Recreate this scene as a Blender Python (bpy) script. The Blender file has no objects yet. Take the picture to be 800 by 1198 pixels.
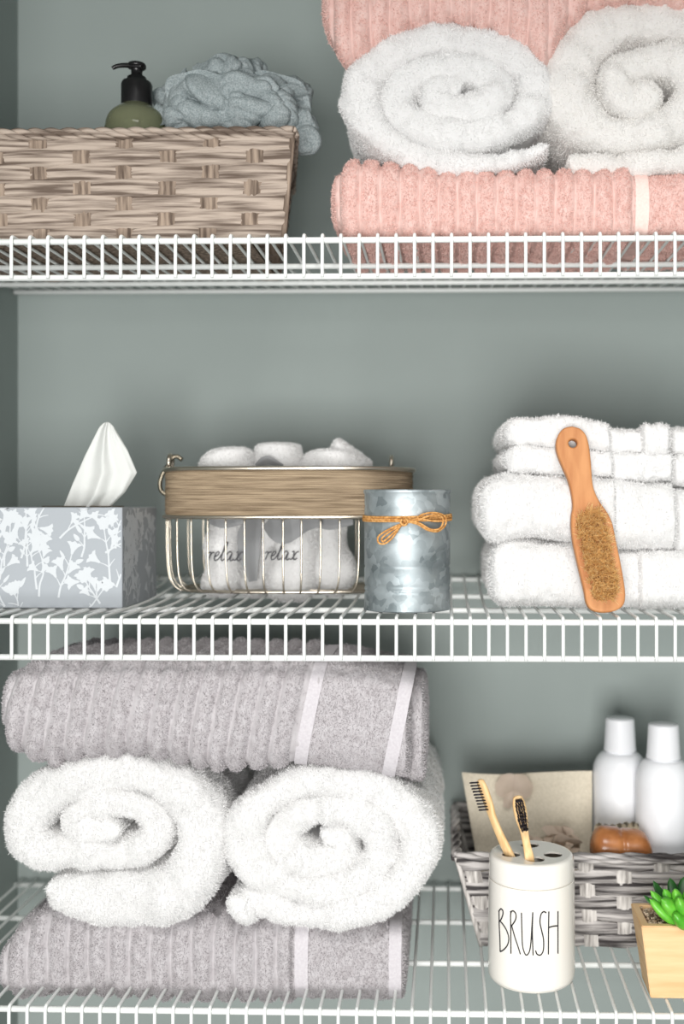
import bpy, bmesh, math
import numpy as np
from mathutils import Vector
PI = math.pi
C = bpy.context.scene.collection

# ------------------------------------------------------------------ camera model
FPX, DC, Z0, PSI = 1260.0, 0.93, 1.30, math.radians(1.4)
PU, PV, PX = 490.0, 590.0, 0.93/1260.0
CAM = np.array([0.0, -DC, Z0])
Fw = np.array([-math.sin(PSI), math.cos(PSI), 0.0]); Rt = np.array([math.cos(PSI), math.sin(PSI), 0.0])
def W(u, v, y):
    """world point at depth y seen at photo pixel (u, v); arrays allowed"""
    u = np.asarray(u, float); v = np.asarray(v, float); y = np.asarray(y, float)
    a = (u-PU)/FPX; b = (PV-v)/FPX
    dx = Fw[0]+Rt[0]*a; dy = Fw[1]+Rt[1]*a
    t = (y+DC)/dy
    r = np.stack(np.broadcast_arrays(dx*t, y+0*t, Z0+b*t), -1)
    return r
def sc(y): return PX*(DC+y)/DC           # metres per photo pixel at depth y

# ------------------------------------------------------------------ numpy noise
def _h(ix, iy, iz, s):
    n = (ix*374761393 + iy*668265263 + iz*2147483647 + s*974634777) & 0xffffffff
    n = ((n ^ (n >> 13))*1274126177) & 0xffffffff
    n = (n ^ (n >> 16)) & 0xffff
    return n/32767.5-1.0
def noise(P, freq, seed=0):
    P = np.asarray(P, float)*freq+1000.0
    i = np.floor(P).astype(np.int64); f = P-i; f = f*f*(3-2*f)
    x, y, z = i[..., 0], i[..., 1], i[..., 2]; fx, fy, fz = f[..., 0], f[..., 1], f[..., 2]
    r = 0
    for a in (0, 1):
        for b in (0, 1):
            for c in (0, 1):
                r = r + _h(x+a, y+b, z+c, seed)*(fx if a else 1-fx)*(fy if b else 1-fy)*(fz if c else 1-fz)
    return r
def n1(t, freq, seed=0):
    t = np.asarray(t, float)
    return noise(np.stack([t, 0*t+.37, 0*t+.71], -1), freq, seed)

# ------------------------------------------------------------------ geometry containers: list of (V, [F arrays], mat index, smooth)
class Geo:
    def __init__(s): s.p = []
    def add(s, V, F, mi=0, smooth=True):
        V = np.asarray(V, float).reshape(-1, 3)
        s.p.append((V, [np.asarray(f, np.int64) for f in F if len(f)], mi, smooth)); return s
    def __iadd__(s, o): s.p += o.p; return s
    def moved(s, d):
        g = Geo(); g.p = [(V+np.asarray(d), F, m, k) for V, F, m, k in s.p]; return g
    def mapped(s, fn):
        g = Geo(); g.p = [(fn(V), F, m, k) for V, F, m, k in s.p]; return g
def grid(P, wu=False, wv=False, mi=0, smooth=True, closed_fix=False):
    P = np.asarray(P, float); n, m = P.shape[:2]
    idx = np.arange(n*m).reshape(n, m)
    if wu: idx = np.vstack([idx, idx[:1]])
    if wv: idx = np.hstack([idx, idx[:, :1]])
    F = np.stack([idx[:-1, :-1], idx[1:, :-1], idx[1:, 1:], idx[:-1, 1:]], -1).reshape(-1, 4)
    return Geo().add(P.reshape(-1, 3), [F], mi, smooth)
def outward(g):
    """flip faces of each closed piece so that normals look outwards"""
    o = Geo()
    for V, Fs, m, k in g.p:
        c = V.mean(0); vol = 0
        for F in Fs:
            a = V[F[:, 0]]-c
            for j in range(1, F.shape[1]-1):
                vol += np.einsum('ij,ij->i', a, np.cross(V[F[:, j]]-c, V[F[:, j+1]]-c)).sum()
        if vol < 0: Fs = [F[:, ::-1] for F in Fs]
        o.p.append((V, Fs, m, k))
    return o
def tube(pts, r, n=8, closed=False, mi=0, flat=None, up=None):
    pts = np.asarray(pts, float); N = len(pts)
    r = np.broadcast_to(np.asarray(r, float), (N,))
    if closed: T = np.roll(pts, -1, 0)-np.roll(pts, 1, 0)
    else: T = np.gradient(pts, axis=0)
    T /= np.linalg.norm(T, axis=1)[:, None]+1e-12
    a = np.array([0, 0, 1.0]) if up is None else np.asarray(up, float)
    if up is None and abs(T[0]@a) > .9: a = np.array([0, 1.0, 0])
    U = np.zeros_like(pts); u = a-T[0]*(a@T[0]); u /= np.linalg.norm(u)
    for i in range(N):
        if up is not None:
            w = a-T[i]*(a@T[i]); u = w/np.linalg.norm(w)
        else:
            u = u-T[i]*(u@T[i]); u /= np.linalg.norm(u)
        U[i] = u
    B = np.cross(T, U)
    th = np.linspace(0, 2*PI, n, endpoint=False)
    f = 1.0 if flat is None else flat
    P = pts[:, None]+r[:, None, None]*(np.cos(th)[None, :, None]*U[:, None]*f+np.sin(th)[None, :, None]*B[:, None])
    g = grid(P, wu=closed, wv=True, mi=mi)
    if not closed:
        V, Fs, m, k = g.p[0]
        i0 = len(V); V = np.vstack([V, pts[0], pts[-1]])
        q = np.arange(n); q2 = (q+1) % n
        F3 = np.vstack([np.stack([0*q+i0, q, q2], -1), np.stack([0*q+i0+1, (N-1)*n+q2, (N-1)*n+q], -1)])
        g.p[0] = (V, Fs+[F3], m, k)
    return outward(g)
def lathe(prof, c, n=48, mi=0, sx=1, sy=1, smooth=True):
    prof = np.asarray(prof, float); th = np.linspace(0, 2*PI, n, endpoint=False)
    P = np.stack([c[0]+prof[:, 0, None]*np.cos(th)*sx, c[1]+prof[:, 0, None]*np.sin(th)*sy, c[2]+prof[:, 1, None]+0*th], -1)
    return outward(grid(P, wv=True, mi=mi, smooth=smooth))
def smoothprof(p, k=6):
    """Catmull-Rom resample"""
    p = np.asarray(p, float); q = np.vstack([2*p[0]-p[1], p, 2*p[-1]-p[-2]])
    out = []
    for i in range(len(p)-1):
        a, b, c, d = q[i:i+4]
        for t in np.linspace(0, 1, k, endpoint=False):
            out.append(.5*(2*b+(c-a)*t+(2*a-5*b+4*c-d)*t*t+(-a+3*b-3*c+d)*t**3))
    out.append(p[-1]); return np.array(out)
def resample(p, step):
    p = np.asarray(p, float); d = np.r_[0, np.cumsum(np.linalg.norm(np.diff(p[:, :2], axis=0), axis=1))]
    n = max(4, int(d[-1]/step)); t = np.linspace(0, d[-1], n)
    return np.stack([np.interp(t, d, p[:, j]) for j in range(p.shape[1])], -1)
def from_bm(bm, mi=0, smooth=True):
    bmesh.ops.recalc_face_normals(bm, faces=bm.faces)
    bm.verts.index_update()
    V = np.array([v.co[:] for v in bm.verts]); by = {}
    for f in bm.faces: by.setdefault(len(f.verts), []).append([v.index for v in f.verts])
    bm.free(); return Geo().add(V, [np.array(x) for x in by.values()], mi, smooth)
def box(x0, x1, y0, y1, z0, z1, bev=0.0, seg=2, mi=0, smooth=False):
    bm = bmesh.new(); r = bmesh.ops.create_cube(bm, size=1)
    for v in bm.verts: v.co = Vector(((x0+x1)/2+v.co.x*(x1-x0), (y0+y1)/2+v.co.y*(y1-y0), (z0+z1)/2+v.co.z*(z1-z0)))
    if bev: bmesh.ops.bevel(bm, geom=bm.edges[:], offset=bev, segments=seg, affect='EDGES', profile=.5)
    return from_bm(bm, mi, smooth)
def plate(loops, th, bev=0.0, res=3):
    """filled 2-D outline (first loop) with holes, th thick, in the xy plane, via a flat curve turned to a mesh"""
    cu = bpy.data.curves.new('outline', 'CURVE'); cu.dimensions = '2D'; cu.fill_mode = 'BOTH'
    for lp in loops:
        sp = cu.splines.new('POLY'); sp.points.add(len(lp)-1); sp.use_cyclic_u = True
        for i, (x, y) in enumerate(lp): sp.points[i].co = (x, y, 0, 1)
    cu.extrude = th/2-bev; cu.bevel_depth = bev; cu.bevel_resolution = res; cu.offset = -bev
    o = bpy.data.objects.new('outline', cu); C.objects.link(o)
    me = bpy.data.meshes.new_from_object(o.evaluated_get(bpy.context.evaluated_depsgraph_get()))
    V = np.array([v.co[:] for v in me.vertices]); by = {}
    for p in me.polygons: by.setdefault(len(p.vertices), []).append(list(p.vertices))
    bpy.data.objects.remove(o); bpy.data.curves.remove(cu); bpy.data.meshes.remove(me)
    return Geo().add(V, [np.array(x) for x in by.values()], 0, False)

# ------------------------------------------------------------------ short loop pile (terry) grown from a surface, part of the same mesh
def fuzz(g, n, length, width, seed=1, accept=None, spread=.9, mi=0, seg=2, lenvar=.5):
    rng = np.random.default_rng(seed); A = []; B = []; D = []
    for V, Fs, m, k in g.p:
        for F in Fs:
            for j in range(1, F.shape[1]-1):
                A.append(V[F[:, 0]]); B.append(V[F[:, j]]); D.append(V[F[:, j+1]])
    A = np.vstack(A); B = np.vstack(B); D = np.vstack(D)
    N = np.cross(B-A, D-A); ar = np.linalg.norm(N, axis=1)/2; N = N/(2*ar[:, None]+1e-15)
    cen = (A+B+D)/3
    w = ar.copy()
    if accept is not None: w = w*accept(cen, N)
    w = w/w.sum()
    i = rng.choice(len(w), n, p=w); r1 = np.sqrt(rng.random(n)); r2 = rng.random(n)
    P = A[i]*(1-r1)[:, None]+B[i]*(r1*(1-r2))[:, None]+D[i]*(r1*r2)[:, None]
    nn = N[i]; d = nn+rng.normal(0, spread*.6, (n, 3)); d /= np.linalg.norm(d, axis=1)[:, None]
    s = np.cross(d, rng.normal(0, 1, (n, 3))); s /= np.linalg.norm(s, axis=1)[:, None]
    L = (length*(1-lenvar+2*lenvar*rng.random(n)))[:, None]; bend = rng.normal(0, .55, (n, 3))*L*.7
    wd = width*(.7+.6*rng.random(n))[:, None]
    b0 = P-nn*length*.15; mid = P+d*L*.55; tip = P+d*L*.9+bend*.6
    V = np.stack([b0-s*wd*.5, b0+s*wd*.5, mid-s*wd*.5, mid+s*wd*.5, tip-s*wd*.25, tip+s*wd*.25], 1).reshape(-1, 3)
    k = np.arange(n)[:, None]*6
    F = np.vstack([k+np.array([0, 1, 3, 2]), k+np.array([2, 3, 5, 4])])
    return Geo().add(V, [F], mi, False)

# ------------------------------------------------------------------ objects
def mesh_of(name, g, mats, origin):
    me = bpy.data.meshes.new(name)
    Vs = []; ls = []; lt = []; mi = []; sm = []; off = 0
    for V, Fs, m, k in g.p:
        Vs.append(V)
        for F in Fs:
            ls.append((F+off).ravel()); lt.append(np.full(len(F), F.shape[1])); mi.append(np.full(len(F), m)); sm.append(np.full(len(F), k))
        off += len(V)
    V = np.vstack(Vs)-np.asarray(origin); L = np.concatenate(ls); T = np.concatenate(lt)
    me.vertices.add(len(V)); me.vertices.foreach_set('co', V.ravel().astype(np.float32))
    me.loops.add(len(L)); me.loops.foreach_set('vertex_index', L.astype(np.int32))
    me.polygons.add(len(T)); me.polygons.foreach_set('loop_start', np.r_[0, np.cumsum(T)[:-1]].astype(np.int32))
    me.polygons.foreach_set('loop_total', T.astype(np.int32))
    me.polygons.foreach_set('material_index', np.concatenate(mi).astype(np.int32))
    me.polygons.foreach_set('use_smooth', np.concatenate(sm).astype(bool))
    me.update(calc_edges=True); me.validate()
    for m in (mats if isinstance(mats, (list, tuple)) else [mats]): me.materials.append(m)
    return me
def tag(o, label, cat, group=None):
    o['label'] = label; o['category'] = cat
    if group: o['group'] = group
    return o
def thing(name, label, cat, loc, group=None):
    o = bpy.data.objects.new(name, None); C.objects.link(o); o.location = tuple(float(x) for x in loc)
    o.empty_display_size = .02
    return tag(o, label, cat, group)
def part(name, g, m, parent, label=None, org=None):
    """org: world origin of the parent thing"""
    p = parent; base = np.zeros(3)
    while p is not None: base += np.array(p.location); p = p.parent
    o = bpy.data.objects.new(name, mesh_of(name, g, m, base)); C.objects.link(o); o.parent = parent
    if label: o['label'] = label
    return o
def solo(name, g, m, label, cat, group=None):
    V = np.vstack([p[0] for p in g.p]); lo = V.min(0); hi = V.max(0)
    org = np.array([(lo[0]+hi[0])/2, (lo[1]+hi[1])/2, lo[2]])
    o = bpy.data.objects.new(name, mesh_of(name, g, m, org)); C.objects.link(o); o.location = org.tolist()
    return tag(o, label, cat, group)
def struct(name, g, m):
    o = bpy.data.objects.new(name, mesh_of(name, g, m, (0, 0, 0))); C.objects.link(o); o['kind'] = 'structure'; return o

# ------------------------------------------------------------------ materials
def srgb(r, g, b):
    f = lambda c: (c/255/12.92) if c/255 <= .04045 else ((c/255+.055)/1.055)**2.4
    return (f(r), f(g), f(b), 1)
class NT:
    def __init__(s, name):
        s.m = bpy.data.materials.new(name); s.m.use_nodes = True; s.t = s.m.node_tree; s.t.nodes.clear()
        s.out = s.t.nodes.new('ShaderNodeOutputMaterial')
    def n(s, typ, **kw):
        x = s.t.nodes.new(typ)
        for k, v in kw.items():
            if k in x.inputs: x.inputs[k].default_value = v
            else: setattr(x, k, v)
        return x
    def l(s, a, b): s.t.links.new(a, b)
def mat(name, c1, c2=None, rough=.6, metal=0.0, scale=30, stretch=(1, 1, 1), detail=3, bump=0.0, bscale=None, lo=.35, hi=.65, spec=.5, trans=0.0, coat=0.0, sss=0.0, sheen=0.0, transm=0.0, ior=1.45, bdist=.001, bstretch=None):
    k = NT(name); b = k.n('ShaderNodeBsdfPrincipled'); b.inputs['Roughness'].default_value = rough; b.inputs['Metallic'].default_value = metal
    b.inputs['Specular IOR Level'].default_value = spec; b.inputs['Coat Weight'].default_value = coat; b.inputs['IOR'].default_value = ior
    b.inputs['Sheen Weight'].default_value = sheen; b.inputs['Transmission Weight'].default_value = transm
    if sss: b.inputs['Subsurface Weight'].default_value = sss; b.inputs['Subsurface Scale'].default_value = .006
    tc = k.n('ShaderNodeTexCoord')
    mp = k.n('ShaderNodeMapping'); mp.inputs['Scale'].default_value = stretch; k.l(tc.outputs['Object'], mp.inputs[0])
    b.inputs['Base Color'].default_value = c1; colout = None
    if c2 is not None:
        nz = k.n('ShaderNodeTexNoise'); nz.inputs['Scale'].default_value = scale; nz.inputs['Detail'].default_value = detail
        k.l(mp.outputs[0], nz.inputs['Vector'])
        rp = k.n('ShaderNodeValToRGB'); rp.color_ramp.elements[0].position = lo; rp.color_ramp.elements[1].position = hi
        rp.color_ramp.elements[0].color = c1; rp.color_ramp.elements[1].color = c2
        k.l(nz.outputs['Fac'], rp.inputs[0]); k.l(rp.outputs[0], b.inputs['Base Color']); colout = rp.outputs[0]
    if bump:
        n2 = k.n('ShaderNodeTexNoise'); n2.inputs['Scale'].default_value = bscale or scale; n2.inputs['Detail'].default_value = 4
        if bstretch:
            m2 = k.n('ShaderNodeMapping'); m2.inputs['Scale'].default_value = bstretch; k.l(tc.outputs['Object'], m2.inputs[0]); k.l(m2.outputs[0], n2.inputs['Vector'])
        else: k.l(mp.outputs[0], n2.inputs['Vector'])
        bp = k.n('ShaderNodeBump'); bp.inputs['Strength'].default_value = bump; bp.inputs['Distance'].default_value = bdist
        k.l(n2.outputs['Fac'], bp.inputs['Height']); k.l(bp.outputs[0], b.inputs['Normal'])
    sh = b.outputs[0]
    if trans:
        t = k.n('ShaderNodeBsdfTranslucent'); t.inputs[0].default_value = c1
        if colout: k.l(colout, t.inputs[0])
        mx = k.n('ShaderNodeMixShader'); mx.inputs[0].default_value = trans; k.l(sh, mx.inputs[1]); k.l(t.outputs[0], mx.inputs[2]); sh = mx.outputs[0]
    k.l(sh, k.out.inputs[0]); return k.m
G = lambda v: (v, v, v, 1)
WALL = mat('wall_paint', srgb(150, 159, 156), srgb(154, 163, 160), rough=.75, scale=4, bump=.15, bscale=260, bdist=.0006, spec=.25)
WHITE_T = mat('white_terry', (.90, .895, .89, 1), rough=.95, spec=.05, trans=.33)
CREAM_T = mat('off_white_terry', (.91, .895, .875, 1), rough=.95, spec=.05, trans=.35)
GREY_T = mat('grey_terry', srgb(189, 184, 186), srgb(201, 197, 199), rough=.95, spec=.05, scale=120, trans=.2)
GREY_BAND = mat('grey_flat_weave', srgb(188, 183, 187), srgb(198, 194, 197), rough=.75, scale=500, spec=.2, bump=.3, bscale=900, bdist=.0005)
PINK_T = mat('pink_terry', srgb(228, 191, 182), srgb(235, 203, 195), rough=.95, spec=.05, scale=120, trans=.2)
PINK_BAND = mat('pink_flat_weave', srgb(232, 200, 191), srgb(238, 209, 201), rough=.75, scale=500, spec=.2, bump=.3, bscale=900, bdist=.0005)
COATED = mat('white_coated_wire', (.82, .84, .82, 1), rough=.38, spec=.5)
STRAW = mat('brown_seagrass', srgb(98, 84, 74), srgb(178, 163, 150), rough=.75, scale=38, stretch=(.35, .35, 7), detail=5, lo=.38, hi=.58, bump=.6, bscale=60, bdist=.0012, bstretch=(.3, .3, 9), spec=.3)
STRAW_V = mat('brown_seagrass_stake', srgb(88, 74, 64), srgb(160, 142, 126), rough=.75, scale=40, stretch=(7, 7, .3), detail=5, bump=.6, bscale=60, bdist=.0012, bstretch=(9, 9, .3), spec=.3)
GSTRAW = mat('grey_seagrass', srgb(58, 54, 54), srgb(190, 185, 182), rough=.75, scale=30, stretch=(.4, .4, 7), detail=6, lo=.41, hi=.60, bump=.7, bscale=60, bdist=.0012, bstretch=(.3, .3, 9), spec=.3)
GSTRAW_V = mat('pale_grey_seagrass_stake', srgb(140, 135, 131), srgb(214, 209, 204), rough=.75, scale=40, stretch=(7, 7, .4), detail=5, bump=.6, bscale=60, bdist=.0012, bstretch=(9, 9, .3), spec=.3)
BLACKP = mat('black_plastic', srgb(24, 23, 24), rough=.3, spec=.5)
OLIVE = mat('olive_glass', srgb(150, 154, 122), rough=.08, spec=.6, transm=.55, ior=1.3)
TULLE = mat('blue_grey_netting', srgb(162, 175, 177), srgb(212, 220, 221), rough=.8, scale=750, trans=.4, spec=.2, bump=.8, bscale=750, bdist=.0012)
CARD = mat('grey_cardboard', srgb(158, 163, 168), rough=.55, spec=.35)
PRINT = mat('white_floral_ink', srgb(196, 200, 203), rough=.5, spec=.35)
TISSUE = mat('white_tissue', (.88, .89, .87, 1), rough=.9, trans=.4, spec=.1, bump=.2, bscale=500, bdist=.0004)
SLOT_SHADE = mat('painted_slot_shade', srgb(84, 72, 56), rough=.9)  # inside shade of the tissue box, put into a plain dark colour
NICKEL = mat('champagne_nickel', srgb(214, 204, 188), rough=.28, metal=1.0)
DNICKEL = mat('aged_nickel', srgb(140, 132, 116), rough=.35, metal=1.0)
JUTE = mat('jute_cord', srgb(100, 84, 66), srgb(174, 155, 130), rough=.85, scale=60, stretch=(.4, .4, 22), detail=5, lo=.3, hi=.66, spec=.15)
SATIN = mat('grey_satin', srgb(128, 129, 130), rough=.5, spec=.4, sheen=.3)
INK = mat('dark_grey_thread', srgb(70, 70, 74), rough=.7)
LETTER = mat('black_lettering', srgb(30, 28, 32), rough=.4)
TWINE = mat('jute_twine', srgb(176, 120, 62), srgb(226, 176, 112), rough=.85, scale=400, detail=3, spec=.15)
BAMBOO = mat('bamboo_wood', srgb(176, 116, 70), srgb(197, 139, 90), rough=.5, scale=26, stretch=(5, 5, .35), detail=4, spec=.35)
BAMBOO2 = mat('pale_bamboo', srgb(222, 182, 128), srgb(238, 204, 154), rough=.5, scale=60, stretch=(5, 5, .5), detail=3, spec=.3)
BRIST = mat('natural_bristle', srgb(236, 200, 136), srgb(252, 230, 178), rough=.7, scale=300, trans=.35, spec=.2)
BRISTB = mat('black_bristle', srgb(34, 28, 34), rough=.5)
CERAM = mat('cream_ceramic', srgb(236, 232, 224), rough=.12, spec=.6, coat=.3)
WPLAST = mat('white_bottle_plastic', srgb(232, 233, 236), rough=.3, spec=.5)
LINEN = mat('cream_linen', srgb(208, 198, 178), srgb(222, 212, 193), rough=.9, scale=400, bump=.3, bscale=1200, bdist=.0004)
ROSE = mat('dusty_rose_ribbon', srgb(204, 186, 168), srgb(214, 196, 180), rough=.7, scale=60, trans=.2)
SOAPM = mat('amber_soap', srgb(140, 84, 44), srgb(176, 116, 70), rough=.25, scale=60, spec=.6)
SISAL = mat('sisal_loofah', srgb(214, 196, 166), srgb(232, 218, 192), rough=.9, scale=120, bump=.6, bscale=400)
PINE = mat('pale_pine', srgb(216, 176, 128), srgb(232, 198, 152), rough=.55, scale=22, stretch=(.5, .5, 5), detail=4, spec=.3)
PEBBLE = mat('pebble', srgb(150, 116, 84), srgb(240, 222, 196), rough=.6, scale=160, lo=.3, hi=.7)
LEAF = mat('succulent_green', srgb(72, 158, 38), srgb(112, 190, 62), rough=.35, scale=60, spec=.5, sss=.2)
LEAFD = mat('dark_succulent_green', srgb(30, 78, 30), srgb(52, 108, 44), rough=.4, scale=60, spec=.4)
# galvanised steel
k = NT('galvanised_steel'); b = k.n('ShaderNodeBsdfPrincipled'); b.inputs['Metallic'].default_value = .75
tc = k.n('ShaderNodeTexCoord'); nz = k.n('ShaderNodeTexNoise'); nz.inputs['Scale'].default_value = 60; k.l(tc.outputs['Object'], nz.inputs['Vector'])
mx = k.n('ShaderNodeMixRGB'); mx.inputs[0].default_value = .02; k.l(tc.outputs['Object'], mx.inputs[1]); k.l(nz.outputs['Color'], mx.inputs[2])
vo = k.n('ShaderNodeTexVoronoi'); vo.inputs['Scale'].default_value = 130; k.l(mx.outputs[0], vo.inputs['Vector'])
vo2 = k.n('ShaderNodeTexNoise'); vo2.inputs['Scale'].default_value = 35; vo2.inputs['Detail'].default_value = 5; k.l(tc.outputs['Object'], vo2.inputs['Vector'])
ad = k.n('ShaderNodeMixRGB'); ad.inputs[0].default_value = .72; k.l(vo.outputs['Color'], ad.inputs[1]); k.l(vo2.outputs['Fac'], ad.inputs[2])
bw = k.n('ShaderNodeRGBToBW'); k.l(ad.outputs[0], bw.inputs[0])
rp = k.n('ShaderNodeValToRGB'); rp.color_ramp.elements[0].position = .3; rp.color_ramp.elements[1].position = .68
rp.color_ramp.elements[0].color = srgb(128, 138, 141); rp.color_ramp.elements[1].color = srgb(190, 199, 202); k.l(bw.outputs[0], rp.inputs[0]); k.l(rp.outputs[0], b.inputs['Base Color'])
rr = k.n('ShaderNodeMapRange'); rr.inputs[3].default_value = .46; rr.inputs[4].default_value = .6; k.l(bw.outputs[0], rr.inputs[0]); k.l(rr.outputs[0], b.inputs['Roughness'])
bp = k.n('ShaderNodeBump'); bp.inputs['Strength'].default_value = .25; bp.inputs['Distance'].default_value = .0008; k.l(bw.outputs[0], bp.inputs['Height']); k.l(bp.outputs[0], b.inputs['Normal'])
k.l(b.outputs[0], k.out.inputs[0]); GALV = k.m

# ------------------------------------------------------------------ the closet
YW = .318
XL = float(W(21, 590, YW)[0]); XR = float(W(905, 590, YW)[0])
ZF, ZC = .30, 1.93
struct('wall_back', box(XL-.05, XR+.05, YW, YW+.05, ZF, ZC), WALL)
struct('wall_left', box(XL-.05, XL, -.30, YW, ZF, ZC), WALL)  # stretched forward out of view to block ambient light
struct('wall_right', box(XR, XR+.05, -.30, YW, ZF, ZC), WALL)
struct('floor', box(XL-.05, XR+.05, -.30, YW+.05, ZF-.03, ZF), mat('closet_floor', srgb(150, 140, 128), srgb(160, 150, 138), rough=.6, scale=8))

struct('added_ceiling', box(XL-.05, XR+.05, -.30, YW+.05, 1.93, 1.97), WALL)  # unseen closet top, added to keep overhead light off the upper wall
struct('light_block_trim_1', box(XL-.05, XR+.05, -.34, -.30, 1.86, 1.97), COATED)  # unseen front lintel, added and sized to shade the top bay
# ------------------------------------------------------------------ wire shelves
RR, RW = .0027, .00152
def make_shelf(v_rod, u_wire, label, raise_back=0.0):
    zr = float(W(490, v_rod, 0)[2]); zt = zr+RR+RW        # zt: wire centre height
    hl = 42.6*PX; yb = .306
    lift = lambda y: raise_back*np.clip((np.asarray(y)-.10)/(.306-.10), 0, 1)**1.8
    t = thing('wire_shelf', label, 'shelf', ((XL+XR)/2, 0, zr-hl))
    x0, x1 = XL+.002, XR-.002
    for z in (zr, zr-hl):
        part('front_rail', tube([(x0, 0, z), (x0*.5+x1*.5, 0, z), (x1, 0, z)], RR, 14), COATED, t)
    for y in (.1015, .2035, .303):
        z = zt-RR-RW+float(lift(y))
        part('support_rod', tube([(x0, y, z), (0, y, z), (x1, y, z)], RR, 14), COATED, t)
    xa = float(W(u_wire, v_rod, 0)[0]); sp = 21.55*PX
    n0 = -int((xa-x0-.004)/sp); n1_ = int((x1-.004-xa)/sp)
    yo = -RR-RW; rb = .0034
    pts = [(0, yo, zr-hl-.0012)]
    pts += [(0, yo, z) for z in np.linspace(zr-hl+.004, zt-rb, 4)]
    pts += [(0, yo+rb*(1-math.cos(a)), zt-rb+rb*math.sin(a)) for a in np.linspace(0, PI/2, 6)[1:]]
    pts += [(0, y, zt+float(lift(y))) for y in np.linspace(.01, yb, 14)]
    first = None
    for i in range(n0, n1_+1):
        if first is None:
            g = tube(np.array(pts)+np.array([xa+i*sp, 0, 0]), RW, 10, up=(1, 0, 0)); first = part('cross_wire', g, COATED, t); i0 = i
        else:
            o = first.copy(); C.objects.link(o); o.parent = t; o.location = ((i-i0)*sp, 0, 0)
    return zt+RW, lift
S1, _ = make_shelf(280.4, 399.0, 'white coated wire shelf at the top, carrying the pink towels and brown basket', .017)
S2, lift2 = make_shelf(727.8, 528.4, 'white coated wire shelf in the middle, carrying the tissue box and metal tin', .016)
S3, _ = make_shelf(1185.6, 503.6, 'white coated wire shelf at the bottom, carrying the grey towels and planter')

# ------------------------------------------------------------------ folded towels
def slab_surface(ctrl_top, ctrl_bot, yf, yb, ul, ur, rib=None, rl=16, rr=5, off=0.0, nseed=0, du=1.1, amp=.0012, lean=0.0, nfreq=90, wave=.0, front=.85, skew=0.0):
    """folded slab along x. ctrl_*: (u,v) pixel control of top and bottom edges at the front."""
    tu, tv = np.array(ctrl_top, float).T; bu, bv = np.array(ctrl_bot, float).T
    us = np.arange(ul, ur+du*.5, du)
    # finer steps at rounded ends
    endl = ul+rl*(1-np.cos(np.linspace(0, PI/2, 14))); endr = ur-rr*(1-np.cos(np.linspace(0, PI/2, 10)))
    us = np.unique(np.r_[us, endl, endr])
    if len(us) > 1: us = us[np.r_[True, np.diff(us) > .15]]
    yr = yf+.02
    zt = W(us, np.interp(us, tu, tv), yr)[:, 2]; zb = W(us, np.interp(us, bu, bv), yr)[:, 2]
    ks = max(1, int(6/du)); ker = np.ones(2*ks+1)/(2*ks+1)
    def sm(z): return np.convolve(np.pad(z, ks, mode='edge'), ker, 'valid')
    zt = sm(zt); zb = sm(zb)
    X = W(us, 590+0*us, yf+.01)[:, 0]
    e = np.ones_like(us)
    a = us < ul+rl; e[a] = np.sqrt(np.clip(1-((ul+rl-us[a])/rl)**2, 0, 1))
    a = us > ur-rr; e[a] = np.minimum(e[a], np.sqrt(np.clip(1-((us[a]-ur+rr)/rr)**2, 0, 1)))
    zc = (zt+zb)/2; h = (zt-zb)/2; es = .3+.7*e; es[e < .02] = .02
    h = h*es; ins = (1-e)*.02
    # stadium outline
    nf, nt = 34, 26
    th = np.linspace(-PI/2, PI/2, nf)
    rows = []
    def add(y, s, ny, nz): rows.append((y, s, ny, nz))
    for t in th:
        c, s_ = math.cos(t), math.sin(t); pe = .72
        add(('f', abs(c)**pe), np.sign(s_)*abs(s_)**pe, -c, s_)
    for q in np.linspace(0, 1, nt)[1:-1]: add(('t', q), 1.0, 0, 1)
    for t in np.linspace(PI/2, -PI/2, 12): add(('b', math.cos(t)), math.sin(t), math.cos(t), math.sin(t))
    for q in np.linspace(1, 0, nt)[1:-1]: add(('t', q), -1.0, 0, -1)
    P = np.zeros((len(us), len(rows), 3)); Nn = np.zeros_like(P)
    h0 = (zt-zb)/2
    for j, (yy, s, ny, nz) in enumerate(rows):
        fd = np.minimum(h0*front, .035)*(.35+.65*e)
        y0 = yf+ins; y1 = yb-ins
        if yy[0] == 'f': Y = y0+fd*(1-yy[1])
        elif yy[0] == 't': Y = y0+fd+(y1-y0-1.7*fd)*yy[1]
        else: Y = y1-.7*fd*(1-yy[1])
        P[:, j] = np.stack([X+skew*np.clip(Y-y0-.012, 0, 1), Y, zc+h*s], -1); Nn[:, j] = (0, ny, nz)
    # plush noise and ribs
    zpx = (P[..., 2]-zc[:, None])/PX
    uu = us[:, None]+lean*zpx
    d = off+amp*noise(P, nfreq, nseed)+amp*.8*noise(P, nfreq*3.1, nseed+3)
    ribv = 0*d
    if rib is not None:
        per, ra, u0, u1 = rib
        uw = uu+2.2*n1(us, 1/55., nseed+9)[:, None]
        ph = (uw-u0)/per
        prof = np.abs(np.cos(PI*ph))**.8          # 0 in grooves
        wgt = np.clip((uu-u0+12)/12, 0, 1)*np.clip((u1-uu)/4, 0, 1)
        ribv = wgt*prof; d = d+ribv*ra
    if wave: d = d+wave*noise(P, 22, nseed+5)
    P = P+Nn*d[..., None]*e[:, None, None]**.5
    P[..., 0] += amp*.7*noise(P, nfreq, nseed+7)
    return P, us, ribv, e
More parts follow.
